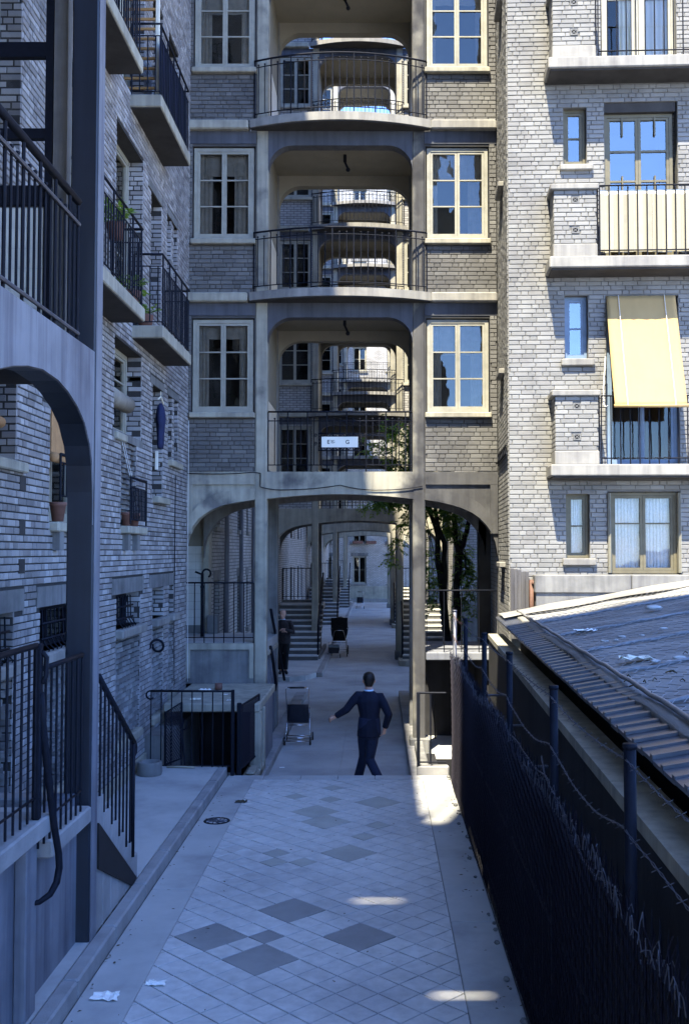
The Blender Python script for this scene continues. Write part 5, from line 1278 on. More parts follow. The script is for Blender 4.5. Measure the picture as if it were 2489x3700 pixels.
# ================================================================ PEOPLE
def ell(c, rx, ry, n=14, tilt=0.0):
    return [(c[0] + rx * math.cos(2 * math.pi * k / n), c[1] + ry * math.sin(2 * math.pi * k / n), c[2] + tilt * math.sin(2 * math.pi * k / n)) for k in range(n)]
def hand(mb, wrist, d, palm_n, thumb, s=1.0, curl=1.0):
    """palm and five curled fingers; d = direction of the fingers, palm_n = side the palm faces, thumb = side of the thumb"""
    w_ = Vector(wrist); d = Vector(d).normalized(); pn = Vector(palm_n); pn = (pn - d * pn.dot(d)).normalized(); th = Vector(thumb); th = (th - d * th.dot(d) - pn * th.dot(pn)).normalized()
    mb.tube([tuple(w_ - d * 0.02), tuple(w_ + d * 0.03 * s), tuple(w_ + d * 0.085 * s)], [0.024 * s, 0.030 * s, 0.030 * s], 8)
    for k, (off, L) in enumerate(((0.030, 0.070), (0.010, 0.078), (-0.010, 0.073), (-0.030, 0.058))):
        b = w_ + d * 0.078 * s + th * off * s; P = [b]; dd = d
        for j in range(3):
            an = R(38 * curl); dd = (dd * math.cos(an) + pn * math.sin(an)).normalized(); P.append(P[-1] + dd * L * s * (0.42, 0.32, 0.26)[j])
        mb.tube([tuple(p) for p in P], [0.0095 * s, 0.009 * s, 0.008 * s, 0.0065 * s], 6)
    b = w_ + d * 0.03 * s + th * 0.028 * s
    P = [b, b + (d * 0.5 + th * 0.7 + pn * 0.3).normalized() * 0.035 * s, b + (d * 0.9 + th * 0.5 + pn * 0.6).normalized() * 0.062 * s]
    mb.tube([tuple(p) for p in P], [0.012 * s, 0.011 * s, 0.008 * s], 6)
def head(mb, c, fy, s=1.0, turn=0.0):
    """skull, jaw, nose, ears; fy = +1 faces away (+Y), -1 faces the camera"""
    c = Vector(c); ct, st_ = math.cos(turn), math.sin(turn)
    def L(x, y, z):
        y *= fy; return (c.x + (x * ct - y * st_) * s, c.y + (x * st_ + y * ct) * s, c.z + z * s)
    prof = [(-0.125, .030, .035, .045), (-0.105, .046, .055, .035), (-0.07, .060, .075, .018), (-0.03, .070, .088, .006), (0.01, .075, .096, 0), (0.05, .076, .098, -.004), (0.085, .064, .082, -.006), (0.108, .040, .052, -.006), (0.117, .012, .018, -.006)]
    rg = []
    for z, rx, ry, yo in prof: rg.append([L(rx * math.cos(2 * math.pi * k / 16), yo + ry * math.sin(2 * math.pi * k / 16), z) for k in range(16)])
    mb.rings(rg)
    mb.tube([L(0, .088, .012), L(0, .106, -.018), L(0, .116, -.036), L(0, .095, -.046)], [.008 * s, .011 * s, .014 * s, .010 * s], 8)
    for sx in (-1, 1):
        mb.tube([L(sx * .074, -.010, .018), L(sx * .086, -.016, .008), L(sx * .084, -.012, -.022), L(sx * .073, -.004, -.032)], [.010 * s, .014 * s, .011 * s, .007 * s], 7)
        mb.tube([L(sx * .048, .074, .028), L(sx * .015, .092, .026)], .008 * s, 6)
    mb.tube([L(-.022, .086, -.062), L(0, .094, -.062), L(.022, .086, -.062)], .007 * s, 6)
    return L
def person(label, J, fy, mats, hair='full', turn=0.0, hand_spec=None, folded=False):
    p = MB(); 
    L = head(p, J['head'], fy, 1.0, turn)
    p.tube([J['neck'], (J['head'][0], J['head'][1], J['head'][2] - 0.07)], [0.058, 0.054], 10)
    p.tube([J['pelvis'], J['chest'], J['neck']], [0.10, 0.11, 0.06], 10)
    for s in 'LR':
        p.tube([J['chest'], J['sh' + s], J['el' + s], J['wr' + s]], [0.08, 0.045, 0.036, 0.026], 8)
        p.tube([J['pelvis'], J['hip' + s], J['kn' + s], J['an' + s]], [0.09, 0.075, 0.05, 0.036], 8)
        p.tube([J['an' + s], J['toe' + s]], [0.036, 0.03], 8)
        hs = hand_spec[s]; hand(p, J['wr' + s], *hs)
    body = p.build('person', M['skin'], None)
    tag(body, label, 'person'); smooth_mod(body, voxel=0.0075, it=2)
    # jacket: lofted trunk and sleeves
    q = MB(); tr = J['trunk']; q.rings([ell((x, y, z), rx, ry) for x, y, z, rx, ry in tr])
    for s in 'LR':
        a, b, c = Vector(J['sh' + s]), Vector(J['el' + s]), Vector(J['wr' + s]); c2 = b + (c - b) * 0.93
        ch = Vector(J['chest']); i0 = Vector((a.x + (ch.x - a.x) * 0.45, a.y, a.z - 0.015))
        q.tube([tuple(i0), tuple(a), tuple(a + (b - a) * .35), tuple(a + (b - a) * .8), tuple(b), tuple(b + (c2 - b) * .25), tuple(c2)], [0.07, 0.064, 0.064, 0.058, 0.057, 0.053, 0.044], 12)
    j = q.build('jacket', M[mats[0]], body); smooth_mod(j, voxel=0.011, it=3)
    q = MB(); pv = Vector(J['pelvis'])
    q.rings([ell((pv.x, pv.y, pv.z + dz), rx, ry) for dz, rx, ry in ((0.22, .15, .115), (0.10, .165, .125), (0.0, .17, .13), (-0.07, .15, .125))])
    for s in 'LR':
        a, b, c = Vector(J['hip' + s]), Vector(J['kn' + s]), Vector(J['an' + s]); c = c + (b - c) * 0.08
        q.tube([tuple(a + Vector((0, 0, .06))), tuple(a + (b - a) * .3), tuple(a + (b - a) * .75), tuple(b), tuple(b + (c - b) * .4), tuple(c)], [0.095, 0.092, 0.073, 0.070, 0.066, 0.066], 12)
    t = q.build('trousers', M[mats[1]], body); smooth_mod(t, voxel=0.011, it=3)
    q = MB(); nk = J['neck']; q.rings([ell((nk[0], nk[1], nk[2] - .045), .078, .075), ell((nk[0], nk[1], nk[2] + .002), .069, .066), ell((nk[0], nk[1], nk[2] + .022), .064, .062), ell((nk[0], nk[1], nk[2] + .020), .056, .054)], cap=False)
    q.build('shirt_collar', M['shirt'], body, smooth=True)
    q = MB()
    if hair == 'full':
        rg = []
        for z, rx, ry, yo in ((-.075, .040, .034, -.056), (-.055, .056, .052, -.042), (-.02, .070, .072, -.030), (.02, .084, .098, -.010), (.06, .084, .104, -.006), (.095, .070, .088, -.006), (.118, .044, .058, -.006), (.127, .014, .02, -.006)):
            rg.append([L(rx * math.cos(2 * math.pi * k / 20) * (1 + .07 * math.sin(k * 3.7 + z * 60)), yo + ry * math.sin(2 * math.pi * k / 20) * (1 + .07 * math.sin(k * 2.9 + z * 80)), z) for k in range(20)])
        q.rings(rg)
    else:
        for sx in (-1, 1): q.tube([L(sx * .070, -.015, .045), L(sx * .072, -.05, .0), L(sx * .050, -.08, -.03)], [.012, .018, .014], 7)
        q.tube([L(-.05, -.082, -.02), L(0, -.098, -.02), L(.05, -.082, -.02)], .016, 7)
    q.build('hair', M['hair'], body, smooth=True)
    for s in 'LR':
        a, b = Vector(J['an' + s]), Vector(J['toe' + s]); q = MB()
        h = b - a; q.tube([tuple(a - h * .25 + Vector((0, 0, -.03))), tuple(a + Vector((0, 0, -.025))), tuple(a + h * .6), tuple(b), tuple(b + h * .18)], [.032, .045, .042, .040, .022], 10)
        q.build('shoe', M['shoe'], body, smooth=True)
    return body
Y0 = 14.32
J = dict(head=(-.129, Y0 + .04, 1.563), neck=(-.129, Y0, 1.425), chest=(-.127, Y0, 1.22), pelvis=(-.122, Y0, .84),
         shL=(-.285, Y0, 1.365), elL=(-.445, Y0 - .02, 1.165), wrL=(-.605, Y0 + .02, 1.058), shR=(.035, Y0, 1.345), elR=(.152, Y0 - .12, 1.105), wrR=(.095, Y0 - .06, .905),
         hipL=(-.195, Y0 + .02, .82), knL=(-.205, Y0 + .20, .455), anL=(-.30, Y0 + .32, .085), toeL=(-.31, Y0 + .48, .035),
         hipR=(-.075, Y0 - .02, .82), knR=(-.115, Y0 + .02, .45), anR=(.065, Y0 - .22, .135), toeR=(.08, Y0 - .10, .035),
         trunk=[(-.125, Y0, .785, .172, .14), (-.125, Y0, .86, .168, .135), (-.12, Y0, .96, .158, .125), (-.118, Y0, 1.08, .142, .112), (-.122, Y0, 1.18, .162, .12), (-.125, Y0, 1.28, .182, .12), (-.127, Y0, 1.345, .172, .105), (-.128, Y0, 1.395, .112, .085), (-.129, Y0, 1.43, .07, .07)])
person('man in a dark blue suit striding away down the passage, left arm swung out', J, 1, ('navy', 'trouser'), 'full', 0.1,
       dict(L=((-.9, .1, -.45), (.3, .6, -.5), (0, .6, .6), .95, .9), R=((-.25, .05, -1), (-1, .2, 0), (0, 1, 0), .95, .9)))
X1, Y1 = -2.54, 27.0
J = dict(head=(X1, Y1 - .02, 1.715), neck=(X1, Y1, 1.575), chest=(X1 + .02, Y1, 1.38), pelvis=(X1 + .03, Y1, 1.0),
         shL=(X1 - .19, Y1, 1.50), elL=(X1 - .24, Y1 - .10, 1.24), wrL=(X1 + .02, Y1 - .22, 1.27), shR=(X1 + .20, Y1, 1.50), elR=(X1 + .29, Y1 - .10, 1.24), wrR=(X1 + .06, Y1 - .23, 1.33),
         hipL=(X1 - .06, Y1, .98), knL=(X1 - .07, Y1 - .02, .58), anL=(X1 - .06, Y1, .22), toeL=(X1 - .06, Y1 - .15, .165),
         hipR=(X1 + .11, Y1, .98), knR=(X1 + .09, Y1 - .03, .58), anR=(X1 + .07, Y1, .22), toeR=(X1 + .12, Y1 - .14, .165),
         trunk=[(X1 + .03, Y1, .93, .18, .14), (X1 + .03, Y1, 1.05, .18, .145), (X1 + .03, Y1, 1.2, .185, .14), (X1 + .02, Y1, 1.35, .195, .13), (X1 + .01, Y1, 1.46, .185, .115), (X1, Y1, 1.53, .12, .09), (X1, Y1, 1.575, .07, .07)])
person('balding man in a dark jacket standing with folded arms by the stairs', J, -1, ('plaid', 'black_cloth'), 'bald', -0.35,
       dict(L=((1, -.1, .1), (0, -.5, -1), (0, 0, 1), .95, .9), R=((-1, -.1, -.05), (0, .5, -1), (0, 0, 1), .95, .8)))

# ================================================================ PUSHCHAIRS AND PRAMS
def wheel(parent, c, r, w_=0.02):
    q = MB(); n = 20
    q.rings([[(c[0] + x, c[1] + rr * math.cos(2 * math.pi * k / n), c[2] + rr * math.sin(2 * math.pi * k / n)) for k in range(n)] for x, rr in ((-w_ / 2, r * .82), (-w_ / 2, r), (w_ / 2, r), (w_ / 2, r * .82), (-w_ / 2, r * .82))], cap=False)
    wh = q.build('wheel', M['rubber'], parent, smooth=True)
    q = MB(); q.tube([(c[0] - w_ * .7, c[1], c[2]), (c[0] + w_ * .7, c[1], c[2])], r * .16, 8)
    for k in range(8): a = 2 * math.pi * k / 8; q.tube([c, (c[0], c[1] + r * .85 * math.cos(a), c[2] + r * .85 * math.sin(a))], 0.0035, 4)
    q.build('spokes', M['chrome'], wh)
    return wh
def pushchair(label, x, y, s=1.0, z=0.0, grp='pushchairs and prams parked along the passage'):
    t = thing('pushchair', label, 'pushchair', (x, y, z), 0, grp); P = lambda a, b, c: (x + a * s, y + b * s, z + c * s)
    q = MB(); r = 0.009 * s
    for sx in (-1, 1):
        q.tube([P(sx * .20, .30, .08), P(sx * .19, .05, .36), P(sx * .19, -.10, .62), P(sx * .20, -.26, .98), P(sx * .17, -.28, 1.02)], r, 7)
        q.tube([P(sx * .21, -.18, .07), P(sx * .20, .02, .36), P(sx * .19, .16, .62)], r, 7)
        q.tube([P(sx * .19, .16, .62), P(sx * .19, -.12, .66)], r, 6)
    q.tube([P(-.17, -.28, 1.02), P(.17, -.28, 1.02)], r * 1.2, 7)
    for a, b in ((-.18, .07), (.30, .08), (-.15, .12)): q.tube([P(-.21, a, b), P(.21, a, b)], r, 6)
    q.tube([P(-.17, -.05, .33), P(.17, -.05, .33)], r, 6)
    q.build('frame', M['chrome'], t, smooth=True)
    q = MB(); n = 12                                        # padded backrest with horizontal folds
    rows = [(0.36, .02), (.42, -.01), (.47, -.035), (.49, -.04), (.54, -.055), (.56, -.06), (.62, -.08), (.645, -.09), (.695, -.10), (.70, -.09)]
    rg = []
    for k, (zz, yy) in enumerate(rows):
        wd = .185 - (.01 if k in (0, 9) else 0); th = .028 + .012 * (k % 2)
        rg.append([P(-wd, yy - th, zz), P(-wd * .6, yy - th * 1.35, zz), P(0, yy - th * 1.45, zz), P(wd * .6, yy - th * 1.35, zz), P(wd, yy - th, zz), P(wd + .012, yy, zz), P(wd, yy + th, zz), P(0, yy + th, zz), P(-wd, yy + th, zz), P(-wd - .012, yy, zz)])
    q.rings(rg); q.build('backrest', M['vinyl'], t, smooth=True)
    q = MB(); q.rings([[P(-.18, -.02, .36), P(.18, -.02, .36), P(.18, .24, .40), P(-.18, .24, .40)], [P(-.18, -.02, .42), P(.18, -.02, .42), P(.18, .24, .45), P(-.18, .24, .45)]]); q.build('seat', M['vinyl'], t)
    q = MB(); q.tube([P(-.13, -.295, 1.02), P(.13, -.295, 1.02)], .016 * s, 8); q.build('handle_grip', M['rubber'], t, smooth=True)
    for sx in (-1, 1):
        wheel(t, P(sx * .225, -.18, .075), .075 * s, .024 * s); wheel(t, P(sx * .235, .30, .075), .075 * s, .024 * s)
    return t
pushchair('chrome folding pushchair with a quilted dark vinyl seat, parked nearest by the left kerb', -1.41, 17.95)
pushchair('small dark pushchair parked farthest off near the end wall', -1.05, 59.5, 1.0)
pr = thing('pram', 'tall black pram with its hood up, parked by the left kerb in the middle distance', 'pram', (-1.25, 33.0, 0), 0, 'pushchairs and prams parked along the passage')
q = MB(); x, y = -1.25, 33.0; rg = []
for k in range(8):                                          # hood: a quarter shell of hoops
    a = R(-8 + 98 * k / 7); rg.append([(x + .27 * math.cos(R(b)) * (1 if 1 else 0), y - .02 - .42 * math.sin(a) * (.35 + .65 * abs(math.sin(R(b)))) * 0.8, .88 + .38 * abs(math.sin(R(b))) ** .6 * max(.25, math.cos(a * .75))) for b in range(0, 181, 15)])
q.rings(rg, cap=False); o = q.build('hood', M['black_cloth'], pr, smooth=True); o.modifiers.new('thick', 'SOLIDIFY').thickness = 0.012
q = MB(); q.rings([[(x - .19, y - .30, .50), (x + .19, y - .30, .50), (x + .19, y + .38, .50), (x - .19, y + .38, .50)], [(x - .25, y - .36, .70), (x + .25, y - .36, .70), (x + .25, y + .46, .70), (x - .25, y + .46, .70)], [(x - .27, y - .38, .90), (x + .27, y - .38, .90), (x + .27, y + .50, .88), (x - .27, y + .50, .88)]]); q.build('body', M['black_cloth'], pr)
q = MB(); q.rings([[(x + sx * .268, y - .34 - .01 * k, .88 + .37 * k / 3) for sx in (-1, -.5, 0, .5, 1)] + [(x + sx * .25, y - .30 - .01 * k, .88 + .36 * k / 3) for sx in (1, .5, 0, -.5, -1)] for k in range(4)]); q.build('hood_back', M['black_cloth'], pr)
q = MB()
for sx in (-1, 1):
    q.tube([(x + sx * .23, y - .42, .14), (x + sx * .22, y - .36, .5), (x + sx * .16, y - .55, .78), (x + sx * .13, y - .60, .86)], .011, 6); q.tube([(x + sx * .23, y + .42, .14), (x + sx * .22, y + .3, .5)], .011, 6); q.tube([(x + sx * .23, y - .42, .2), (x + sx * .23, y + .42, .2)], .010, 6)
    q.ball((x + sx * .26, y - .36, .90), .026)
q.tube([(x - .13, y - .60, .86), (x + .13, y - .60, .86)], .013, 6)
for a, b in ((-.42, .15), (.42, .15), (-.38, .45)): q.tube([(x - .23, y + a, b), (x + .23, y + a, b)], .010, 6)
q.build('frame', M['chrome'], pr, smooth=True)
for sx in (-1, 1): wheel(pr, (x + sx * .26, y - .42, .15), .15, .025); wheel(pr, (x + sx * .26, y + .42, .15), .15, .025)
tr = thing('shopping_trolley', 'low dark shopping trolley standing in front of the tall black pram', 'trolley', (-1.38, 32.2, 0))
x, y = -1.40, 32.2
q = MB(); q.rings([[(x - .15, y - .1, .16), (x + .15, y - .1, .16), (x + .15, y + .1, .16), (x - .15, y + .1, .16)], [(x - .18, y - .13, .34), (x + .18, y - .13, .34), (x + .18, y + .1, .34), (x - .18, y + .1, .34)], [(x - .17, y - .12, .42), (x + .17, y - .12, .42), (x + .17, y + .1, .42), (x - .17, y + .1, .42)]]); q.build('bag', M['vinyl'], tr)
q = MB(); q.tube([(x - .17, y - .12, .08), (x - .17, y + .14, .5), (x + .17, y + .14, .5), (x + .17, y - .12, .08), (x - .17, y - .12, .08)], .009, 6); q.build('frame', M['chrome'], tr)
for sx in (-1, 1): wheel(tr, (x + sx * .20, y - .05, .075), .075, .02)

# ================================================================ SIGN, CABLES, BLINDS, WASHING, LITTER
SG = thing('stair_sign', 'white enamel sign reading Esc. G in an ornamental iron frame on the gallery railing', 'sign', (-0.64, 16.95, 5.10))
MB().bbox(-0.955, -0.335, 16.945, 16.957, 5.155, 5.34, 0.004).build('plate', M['enamel'], SG)
q = MB()
for z in (5.105, 5.395): q.tube([(-1.01, 16.95, z), (-0.27, 16.95, z)], 0.010, 6)
for x in (-1.0, -0.28): q.tube([(x, 16.95, 5.10), (x, 16.95, 5.40)], 0.010, 6)
for z in (5.155, 5.345): q.tube([(-0.96, 16.95, z), (-0.33, 16.95, z)], 0.006, 5)
for x in (-0.958, -0.332): q.tube([(x, 16.95, 5.155), (x, 16.95, 5.345)], 0.006, 5)
for z0, z1 in ((5.108, 5.15), (5.392, 5.35)):
    n = 7
    for i in range(n):
        a = -0.98 + 0.68 * i / n; b = a + 0.68 / n
        q.tube([(a, 16.95, z0), (a + (b - a) * .3, 16.95, z1), (a + (b - a) * .7, 16.95, z1), (b, 16.95, z0)], 0.007, 5)
for i in range(3):
    z = 5.17 + 0.06 * i
    for a, b in ((-0.995, -0.965), (-0.285, -0.325)): q.tube([(a, 16.95, z), (b, 16.95, z + .03), (a, 16.95, z + .06)], 0.006, 5)
for x in (-1.06, -0.22):
    for zc in (5.22, 5.36): q.tube([(x + .035 * (1 - k / 26) * math.cos(k * .5), 16.97, zc + .035 * (1 - k / 26) * math.sin(k * .5)) for k in range(22)], 0.006, 5)
q.build('sign_frame', M['iron'], SG, smooth=True)
def text(s, x, z, size, parent, name='lettering'):
    cu = bpy.data.curves.new(name, 'FONT'); cu.body = s; cu.size = size; cu.extrude = 0.0015; cu.offset = size * 0.018; cu.resolution_u = 3
    to = bpy.data.objects.new('tmp', cu); COL.objects.link(to); dg = bpy.context.evaluated_depsgraph_get()
    me = bpy.data.meshes.new_from_object(to.evaluated_get(dg)); COL.objects.unlink(to); bpy.data.objects.remove(to)
    me.materials.clear(); me.materials.append(M['ink'])
    return place(name, me, parent, None, M=Matrix.Translation((x, 16.942, z)) @ Matrix.Rotation(R(90), 4, 'X'))
text('E', -0.86, 5.217, 0.095, SG); text('SC.', -0.795, 5.243, 0.056, SG); text('G', -0.55, 5.217, 0.095, SG)
MB().box(-0.79, -0.74, 16.940, 16.9445, 5.228, 5.236).build('lettering', M['ink'], SG)
def cable(label, pts, r=0.008, m='iron', sub=8):
    P = []
    for a, b in zip(pts, pts[1:]):
        for k in range(sub): P.append(tuple(a[i] + (b[i] - a[i]) * k / sub - (0.02 * math.sin(math.pi * k / sub) if i == 2 and abs(b[0] - a[0]) > .4 else 0) for i in range(3)))
    P.append(pts[-1]); q = MB(); q.tube(P, r, 5)
    return tag(q.build('cable', M[m], smooth=True), label, 'cable')
cable('black cable sagging along the front of the lowest beam of the nearest gallery building', [(-3.24, 16.955, 4.72), (-2.1, 16.955, 4.735), (-1.985, 16.98, 4.72), (-1.99, 16.98, 4.49), (-1.56, 16.985, 4.44), (-.637, 16.985, 4.52), (-.05, 16.985, 4.435), (.75, 16.98, 4.50)])
cable('thin pale wire running down the corner of the left wall to the basement canopy', [(-3.18, 16.85, 5.6), (-3.17, 16.8, 3.0), (-3.14, 16.7, 1.25)], 0.005, 'white_cloth')
cable('thin dark cable hanging down the left brick wall past the narrow windows', [(-3.205, 15.9, 4.6), (-3.205, 15.88, 2.2), (-3.2, 15.9, 1.3)], 0.007, 'iron')
def blind(label, y0, y1, ztop, zroll, m='orange', n0=0.02):
    t = thing('blind', label, 'blind', tuple(lf((y0 + y1) / 2, 0.03, zroll)))
    q = MB(lf); k = 10
    q.add([(y0 + (y1 - y0) * i / k, n0 + 0.006 * math.sin(i * 1.7), z) for z in (ztop, zroll) for i in range(k + 1)], [(i, i + 1, k + 2 + i, k + 1 + i) for i in range(k)])
    o = q.build('slat_curtain', M[m], t); o.modifiers.new('thick', 'SOLIDIFY').thickness = 0.012
    q = MB(lf); q.tube([(y0 - .01, n0 + 0.02, zroll), (y1 + .01, n0 + 0.02, zroll)], 0.05, 10); q.build('roll', M[m], t, smooth=True)
blind('orange slatted blind half rolled up at the left edge, under the arch', 7.9, 8.45, 5.1, 4.49)
blind('orange slatted blind rolled up over the window behind the near pillar', 9.86, 10.5, 5.0, 4.33)
t = thing('blind', 'beige rolled blind bulging from the top of the recessed window under the balcony', 'blind', tuple(lf(12.5, -.05, 5.2)))
q = MB(lf); q.tube([(12.24, -0.09, 5.36), (12.6, -0.09, 5.33), (13.3, -0.10, 5.34)], [0.10, 0.115, 0.11], 12); q.build('roll', M['linen_dk'], t, smooth=True)
for y in (12.62, 12.72): 
    q = MB(lf); q.tube([(y - .1, 0.03, 4.8), (y + .05, 0.10, 4.35)], 0.004, 4); q.build('cord', M['white_cloth'], t)
wg = thing('window_guard', 'small iron window guard with flower pots in front of the left wall', 'window guard', tuple(lf(13.0, .12, 3.75)))
P = [lf(12.60, .13, 0), lf(13.45, .13, 0)]
railing(wg, [(p.x, p.y) for p in P], 3.74, 4.33, sp=0.085, mid=0.12, balls=False, tallevery=0, closed_low=0.06)
for y, r, l in ((12.75, .07, 'dark flower pot at the left end of the window guard'), (13.12, .085, 'reddish clay flower pot on the sill behind the window guard')):
    q = MB(); c = lf(y, .04, 3.725); q.rings([ell((c.x, c.y, c.z + dz), r * k, r * k, 14) for dz, k in ((0, .7), (.13, .95), (.135, 1.08), (.17, 1.1), (.17, .95), (.15, .92))]); tag(q.build('flower_pot', M['terracotta'], smooth=True), l, 'flower pot', 'clay flower pots on the sills of the left wall')
q = MB(); c = lf(10.05, .03, 3.70); q.rings([ell((c.x, c.y, c.z + dz), .08 * k, .08 * k, 14) for dz, k in ((0, .7), (.15, .95), (.155, 1.08), (.19, 1.1), (.19, .95), (.17, .92))]); tag(q.build('flower_pot', M['terracotta'], smooth=True), 'clay flower pot on the sill of the window behind the near pillar', 'flower pot', 'clay flower pots on the sills of the left wall')
P = [lf(9.9, .10, 0), lf(11.0, .10, 0)]
w2 = thing('window_guard', 'tall iron window guard seen through the near arch beside the pillar', 'window guard', tuple(lf(10.4, .1, 3.9)))
railing(w2, [(p.x, p.y) for p in P], 3.9, 4.36, sp=0.10, mid=0.08, balls=False, tallevery=0, closed_low=0.05)
# washing on a hanger
ws = thing('washing', 'dark blue garment on a hanger in the narrow window of the left wall', 'garment', tuple(lf(14.6, .05, 5.0)))
q = MB(lf); q.tube([(14.45, .06, 5.60), (14.62, .06, 5.66), (14.80, .06, 5.58)], 0.012, 6); q.tube([(14.62, .06, 5.66), (14.62, .06, 5.74)], 0.006, 5); q.build('hanger', M['linen'], ws)
q = MB(lf); n = 10; rg = []
for zz, wd, th in ((5.56, .04, .02), (5.50, .12, .05), (5.35, .15, .07), (5.2, .09, .06), (5.08, .11, .05), (4.98, .09, .05), (4.90, .10, .04)):
    rg.append([tuple(lf(14.62 + wd * math.cos(2 * math.pi * k / n) * (1 + .12 * math.sin(k * 2.3 + zz * 9)), .06 + th * math.sin(2 * math.pi * k / n), zz)) for k in range(n)])
q.rings(rg); q.build('cloth', M['blue_cloth'], ws, smooth=True)
tag(MB(Fr((LX, 15.0, 0), (-1, 0, 0), (0, -1, 0))).bbox(0.05, 0.10, 0.012, 0.02, 4.62, 4.90, 0.003).build('plaque', M['enamel']), 'small white enamel plaque on the brick jamb of the left wall', 'plaque')
q = MB(lf); q.tube([(14.25, 0.0, 2.02)] + [(14.25 + .0004 * a, .105 - .085 * math.cos(R(a)), 2.06 + .085 * math.sin(R(a))) for a in range(-10, 390, 20)], 0.018, 6)
tag(q.build('iron_ring', M['iron'], smooth=True), 'black iron scroll fixed to the brick pier of the left wall', 'ring')
# things on the upper balcony
ldr = thing('slatted_rack', 'orange varnished slatted rack leaning on the upper left balcony', 'rack', (-3.05, 13.15, 9.35))
for x in (-3.46, -2.98): MB().bbox(x, x + .05, 13.22, 13.26, 9.36, 10.95, .004).build('upright', M['linen'], ldr)
for i in range(11): MB().bbox(-3.40, -2.99, 13.225, 13.25, 9.45 + i * .135, 9.485 + i * .135, .003).build('slat', M['orange_wood'], ldr)
q = MB(lf); n = 14; P = []
q.add([(13.0 + 1.75 * i / n, .36 + 0.012 * math.sin(i * 1.9 + z), z) for z in (9.42, 9.9, 10.2) for i in range(n + 1)], [(r * (n + 1) + i, r * (n + 1) + i + 1, (r + 1) * (n + 1) + i + 1, (r + 1) * (n + 1) + i) for r in range(2) for i in range(n)])
o = q.build('blue_sheet', M['blue_cloth'], smooth=True); o.modifiers.new('thick', 'SOLIDIFY').thickness = .004; tag(o, 'blue sheet hung inside the railing of the upper left balcony', 'sheet')
def plant(label, c, n, r, seed):
    rnd = random.Random(seed); t = thing('plant', label, 'plant', c, 0, 'potted plants on the left balconies'); q = MB(); lv = MB()
    q.rings([ell((c[0], c[1], c[2] + dz), k, k, 12) for dz, k in ((0, .08), (.16, .11), (.18, .11), (.16, .09))]); q.build('pot', M['terracotta'], t, smooth=True)
    st = MB()
    for k in range(n):
        d = Vector((rnd.uniform(-1, 1), rnd.uniform(-1, 1), rnd.uniform(.3, 1.2))).normalized(); s = Vector(c) + Vector((0, 0, .17)); e = s + d * r * rnd.uniform(.5, 1)
        st.tube([tuple(s), tuple((s + e) / 2 + Vector((0, 0, .03))), tuple(e)], .004, 4); leaf_spray(lv, (s + e) / 2, d, 6, r * .7, rnd)
    st.build('stem', M['leaf'], t); lv.build('foliage', M['leaf'], t)
plant('leafy plant hanging over the rail of the near left balcony', (-2.98, 11.3, 6.95), 12, .24, 1)
plant('small plant at the far end of the near left balcony slab', (-2.95, 11.95, 6.34), 8, .2, 2)
plant('trailing plant on the floor of the farther left balcony', (-3.1, 13.3, 6.37), 8, .18, 4)
# drain in the gutter
dr = thing('drain_cover', 'round cast iron drain cover in the gutter beside the left kerb', 'drain', (-1.82, 11.5, PZ))
q = MB(); q.rings([[(-1.82 + r * math.cos(2 * math.pi * k / 24), 11.5 + r * math.sin(2 * math.pi * k / 24), z) for k in range(24)] for r, z in ((.15, PZ), (.145, PZ + .006), (.125, PZ + .006), (.12, PZ + .001))], cap=False); q.build('ring', M['iron'], dr)
q = MB()
for k in range(10):
    a = 2 * math.pi * k / 10; q.tube([(-1.82 + r * math.cos(a + r * 6), 11.5 + r * math.sin(a + r * 6), PZ + .004) for r in (.02, .05, .08, .12)], .007, 5)
q.build('grating', M['iron_lt'], dr)
# litter
def scrap(label, x, y, z, s, seed, m='paper', cat='litter', grp=None):
    rnd = random.Random(seed); q = MB(); n = 7
    pts = [[(x + s * (i / (n - 1) - .5) * 1.5 + rnd.uniform(-.1, .1) * s, y + s * (j / (n - 1) - .5) + rnd.uniform(-.1, .1) * s, z + .006 + s * .22 * abs(math.sin(i * 1.3 + seed) * math.cos(j * 1.1 + seed * 2)) * rnd.uniform(.5, 1.1)) for i in range(n)] for j in range(n)]
    q.add([p for r_ in pts for p in r_], [(j * n + i, j * n + i + 1, (j + 1) * n + i + 1, (j + 1) * n + i) for j in range(n - 1) for i in range(n - 1)])
    o = q.build('paper_scrap', M[m], smooth=False); o.modifiers.new('thick', 'SOLIDIFY').thickness = .002
    return tag(o, label, cat, grp)
scrap('crumpled white paper lying in the gutter near the bottom left kerb', -1.86, 7.0, PZ, .12, 1)
scrap('torn scrap of white paper on the tiles to the right of the crumpled one', -1.56, 7.21, PZ, .085, 2)
scrap('small dark scrap on the tiles by the drain cover', -1.66, 12.35, PZ, .09, 3, 'dry_leaf')
scrap('tiny white scrap at the edge of the passage paving by the pushchair', -1.5, 15.9, 0.006, .05, 4)
for i, (x, y, s) in enumerate(((-.95, 6.9, .05), (.3, 8.9, .03), (-1.6, 9.6, .035), (-.2, 6.75, .04))): pass
rnd = random.Random(11); q = MB()
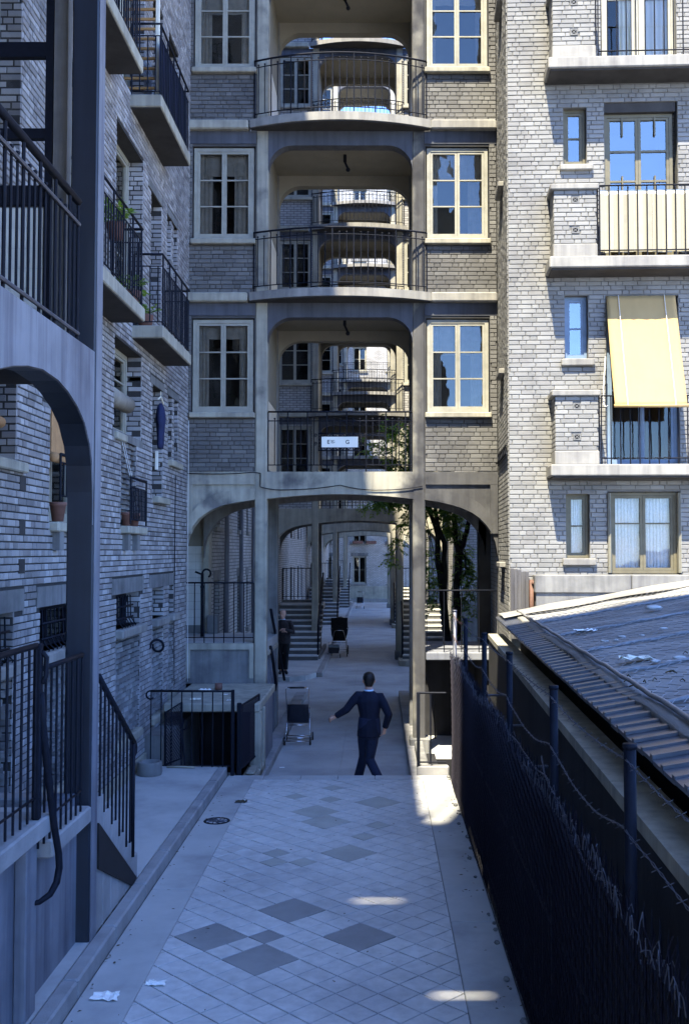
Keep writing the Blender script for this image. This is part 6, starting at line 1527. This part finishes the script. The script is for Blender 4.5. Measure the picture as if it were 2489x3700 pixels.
for k in range(150):
    x, y = (rnd.uniform(-2.0, .95), rnd.uniform(6.3, 13.5)) if k < 60 else (rnd.gauss(-1.98, .05), rnd.uniform(6.3, 13)) if k < 105 else (rnd.gauss(.86, .06), rnd.uniform(6.3, 13.5))
    if x < -2.04: x = -2.03
    a = rnd.uniform(0, 6.28); l = rnd.uniform(.006, .022); w_ = l * rnd.uniform(.2, .5); z = PZ + rnd.uniform(.002, .005)
    q.add([(x - l * math.cos(a), y - l * math.sin(a), z), (x - w_ * math.sin(a), y + w_ * math.cos(a), z + .004), (x + l * math.cos(a), y + l * math.sin(a), z), (x + w_ * math.sin(a), y - w_ * math.cos(a), z + .001)], [(0, 3, 2, 1)])
q.build('dry_leaves', M['dry_leaf'], kind='stuff')
def pebble(label, x, y, r, seed, m='stone', grp='stones and rubbish thrown onto the shed roof'):
    rnd = random.Random(seed); q = MB(); z = rz(x, y); n = 10
    q.rings([[(x + r * k * (1.3 + .25 * math.sin(j * 2.1 + seed)) * math.cos(2 * math.pi * j / n), y + r * k * (1 + .2 * math.cos(j * 1.7 + seed)) * math.sin(2 * math.pi * j / n), z + .02 + dz * r) for j in range(n)] for dz, k in ((0, .8), (.35, 1), (.6, .7), (.7, .2))])
    return tag(q.build('stone', M[m], smooth=True), label, 'stone', grp)
pebble('large pale stone lying on the shed roof near the parapet', 3.05, 11.2, .075, 1)
for i, (x, y, r, l) in enumerate(((2.03, 9.05, .03, 'small pale stone at the left end of the row across the shed roof'), (2.12, 9.0, .02, 'tiniest stone of the row, second from its left end on the shed roof'), (2.2, 9.1, .034, 'rounded stone in the middle of the row across the shed roof'), (2.35, 9.0, .022, 'stone second from the right end of the row on the shed roof'), (2.6, 9.2, .03, 'single stone at the right end of the row across the shed roof'))): pebble(l, x, y, r, i + 3)
for i, (x, y, r, l) in enumerate(((2.0, 7.3, .033, 'stone touching the rags on the shed roof, leftmost of its cluster'), (2.08, 7.2, .022, 'smallest stone of the cluster beside the rags on the shed roof'), (2.16, 7.25, .038, 'largest stone of the cluster beside the rags on the shed roof'), (2.26, 7.15, .03, 'rightmost stone of the cluster beside the rags on the shed roof'))): pebble(l, x, y, r, i + 13)
q = MB(); q.bbox(1.62, 1.80, 4.85, 5.25, rz(1.7, 5) + .02, rz(1.7, 5) + .13, .02); tag(q.build('plastic_box', M['white_cloth']), 'pale box lying on the shed roof at the right edge', 'box')
pa = scrap('pale rags lying among the stones on the shed roof', 1.95, 7.6, rz(1.95, 7.6) + .02, .16, 8, 'linen'); scrap('narrow white paper strip on the shed roof towards the parapet', 2.1, 10.2, rz(2.1, 10.2) + .02, .14, 9)
q = MB(); rnd = random.Random(4)
for k in range(70):
    x, y = rnd.gauss(2.25, .3), rnd.gauss(6.2, .35)
    a = rnd.uniform(0, 6.28); l = rnd.uniform(.015, .05); q.tube([(x - l * math.cos(a), y - l * math.sin(a), rz(x, y) + .03), (x, y, rz(x, y) + .045), (x + l * math.cos(a), y + l * math.sin(a), rz(x, y) + .03)], .005, 4)
q.build('debris', M['dry_leaf'], kind='stuff')
for i, (x, y, s, m_) in enumerate(((-2.75, 16.1, .12, 'paper'), (-2.72, 15.1, .1, 'linen'), (-2.2, 15.0, .05, 'paper'), (-2.35, 15.6, .05, 'paper'))):
    scrap(('crumpled white paper on the basement canopy against the panel wall', 'yellowish rag at the front edge of the basement canopy', 'tiny white scrap at the front edge of the basement canopy', 'tiny white scrap in the middle of the basement canopy')[i], x, y, 1.186, s, 20 + i, m_)
q = MB(); q.rings([ell((-2.55, 16.2, 1.186 + dz), r, r, 14) for dz, r in ((0, .06), (.10, .06), (.10, .052), (.02, .05))]); tag(q.build('tin_can', M['terracotta'], smooth=True), 'rusty tin standing on the basement canopy', 'tin')
q = MB(); q.tube([(-2.86, 13.76, .475), (-2.7, 13.75, .48), (-2.48, 13.73, .475)], .016, 6); tag(q.build('stick', M['reed'], smooth=True), 'pale stick lying along the foot of the basement railing', 'stick')
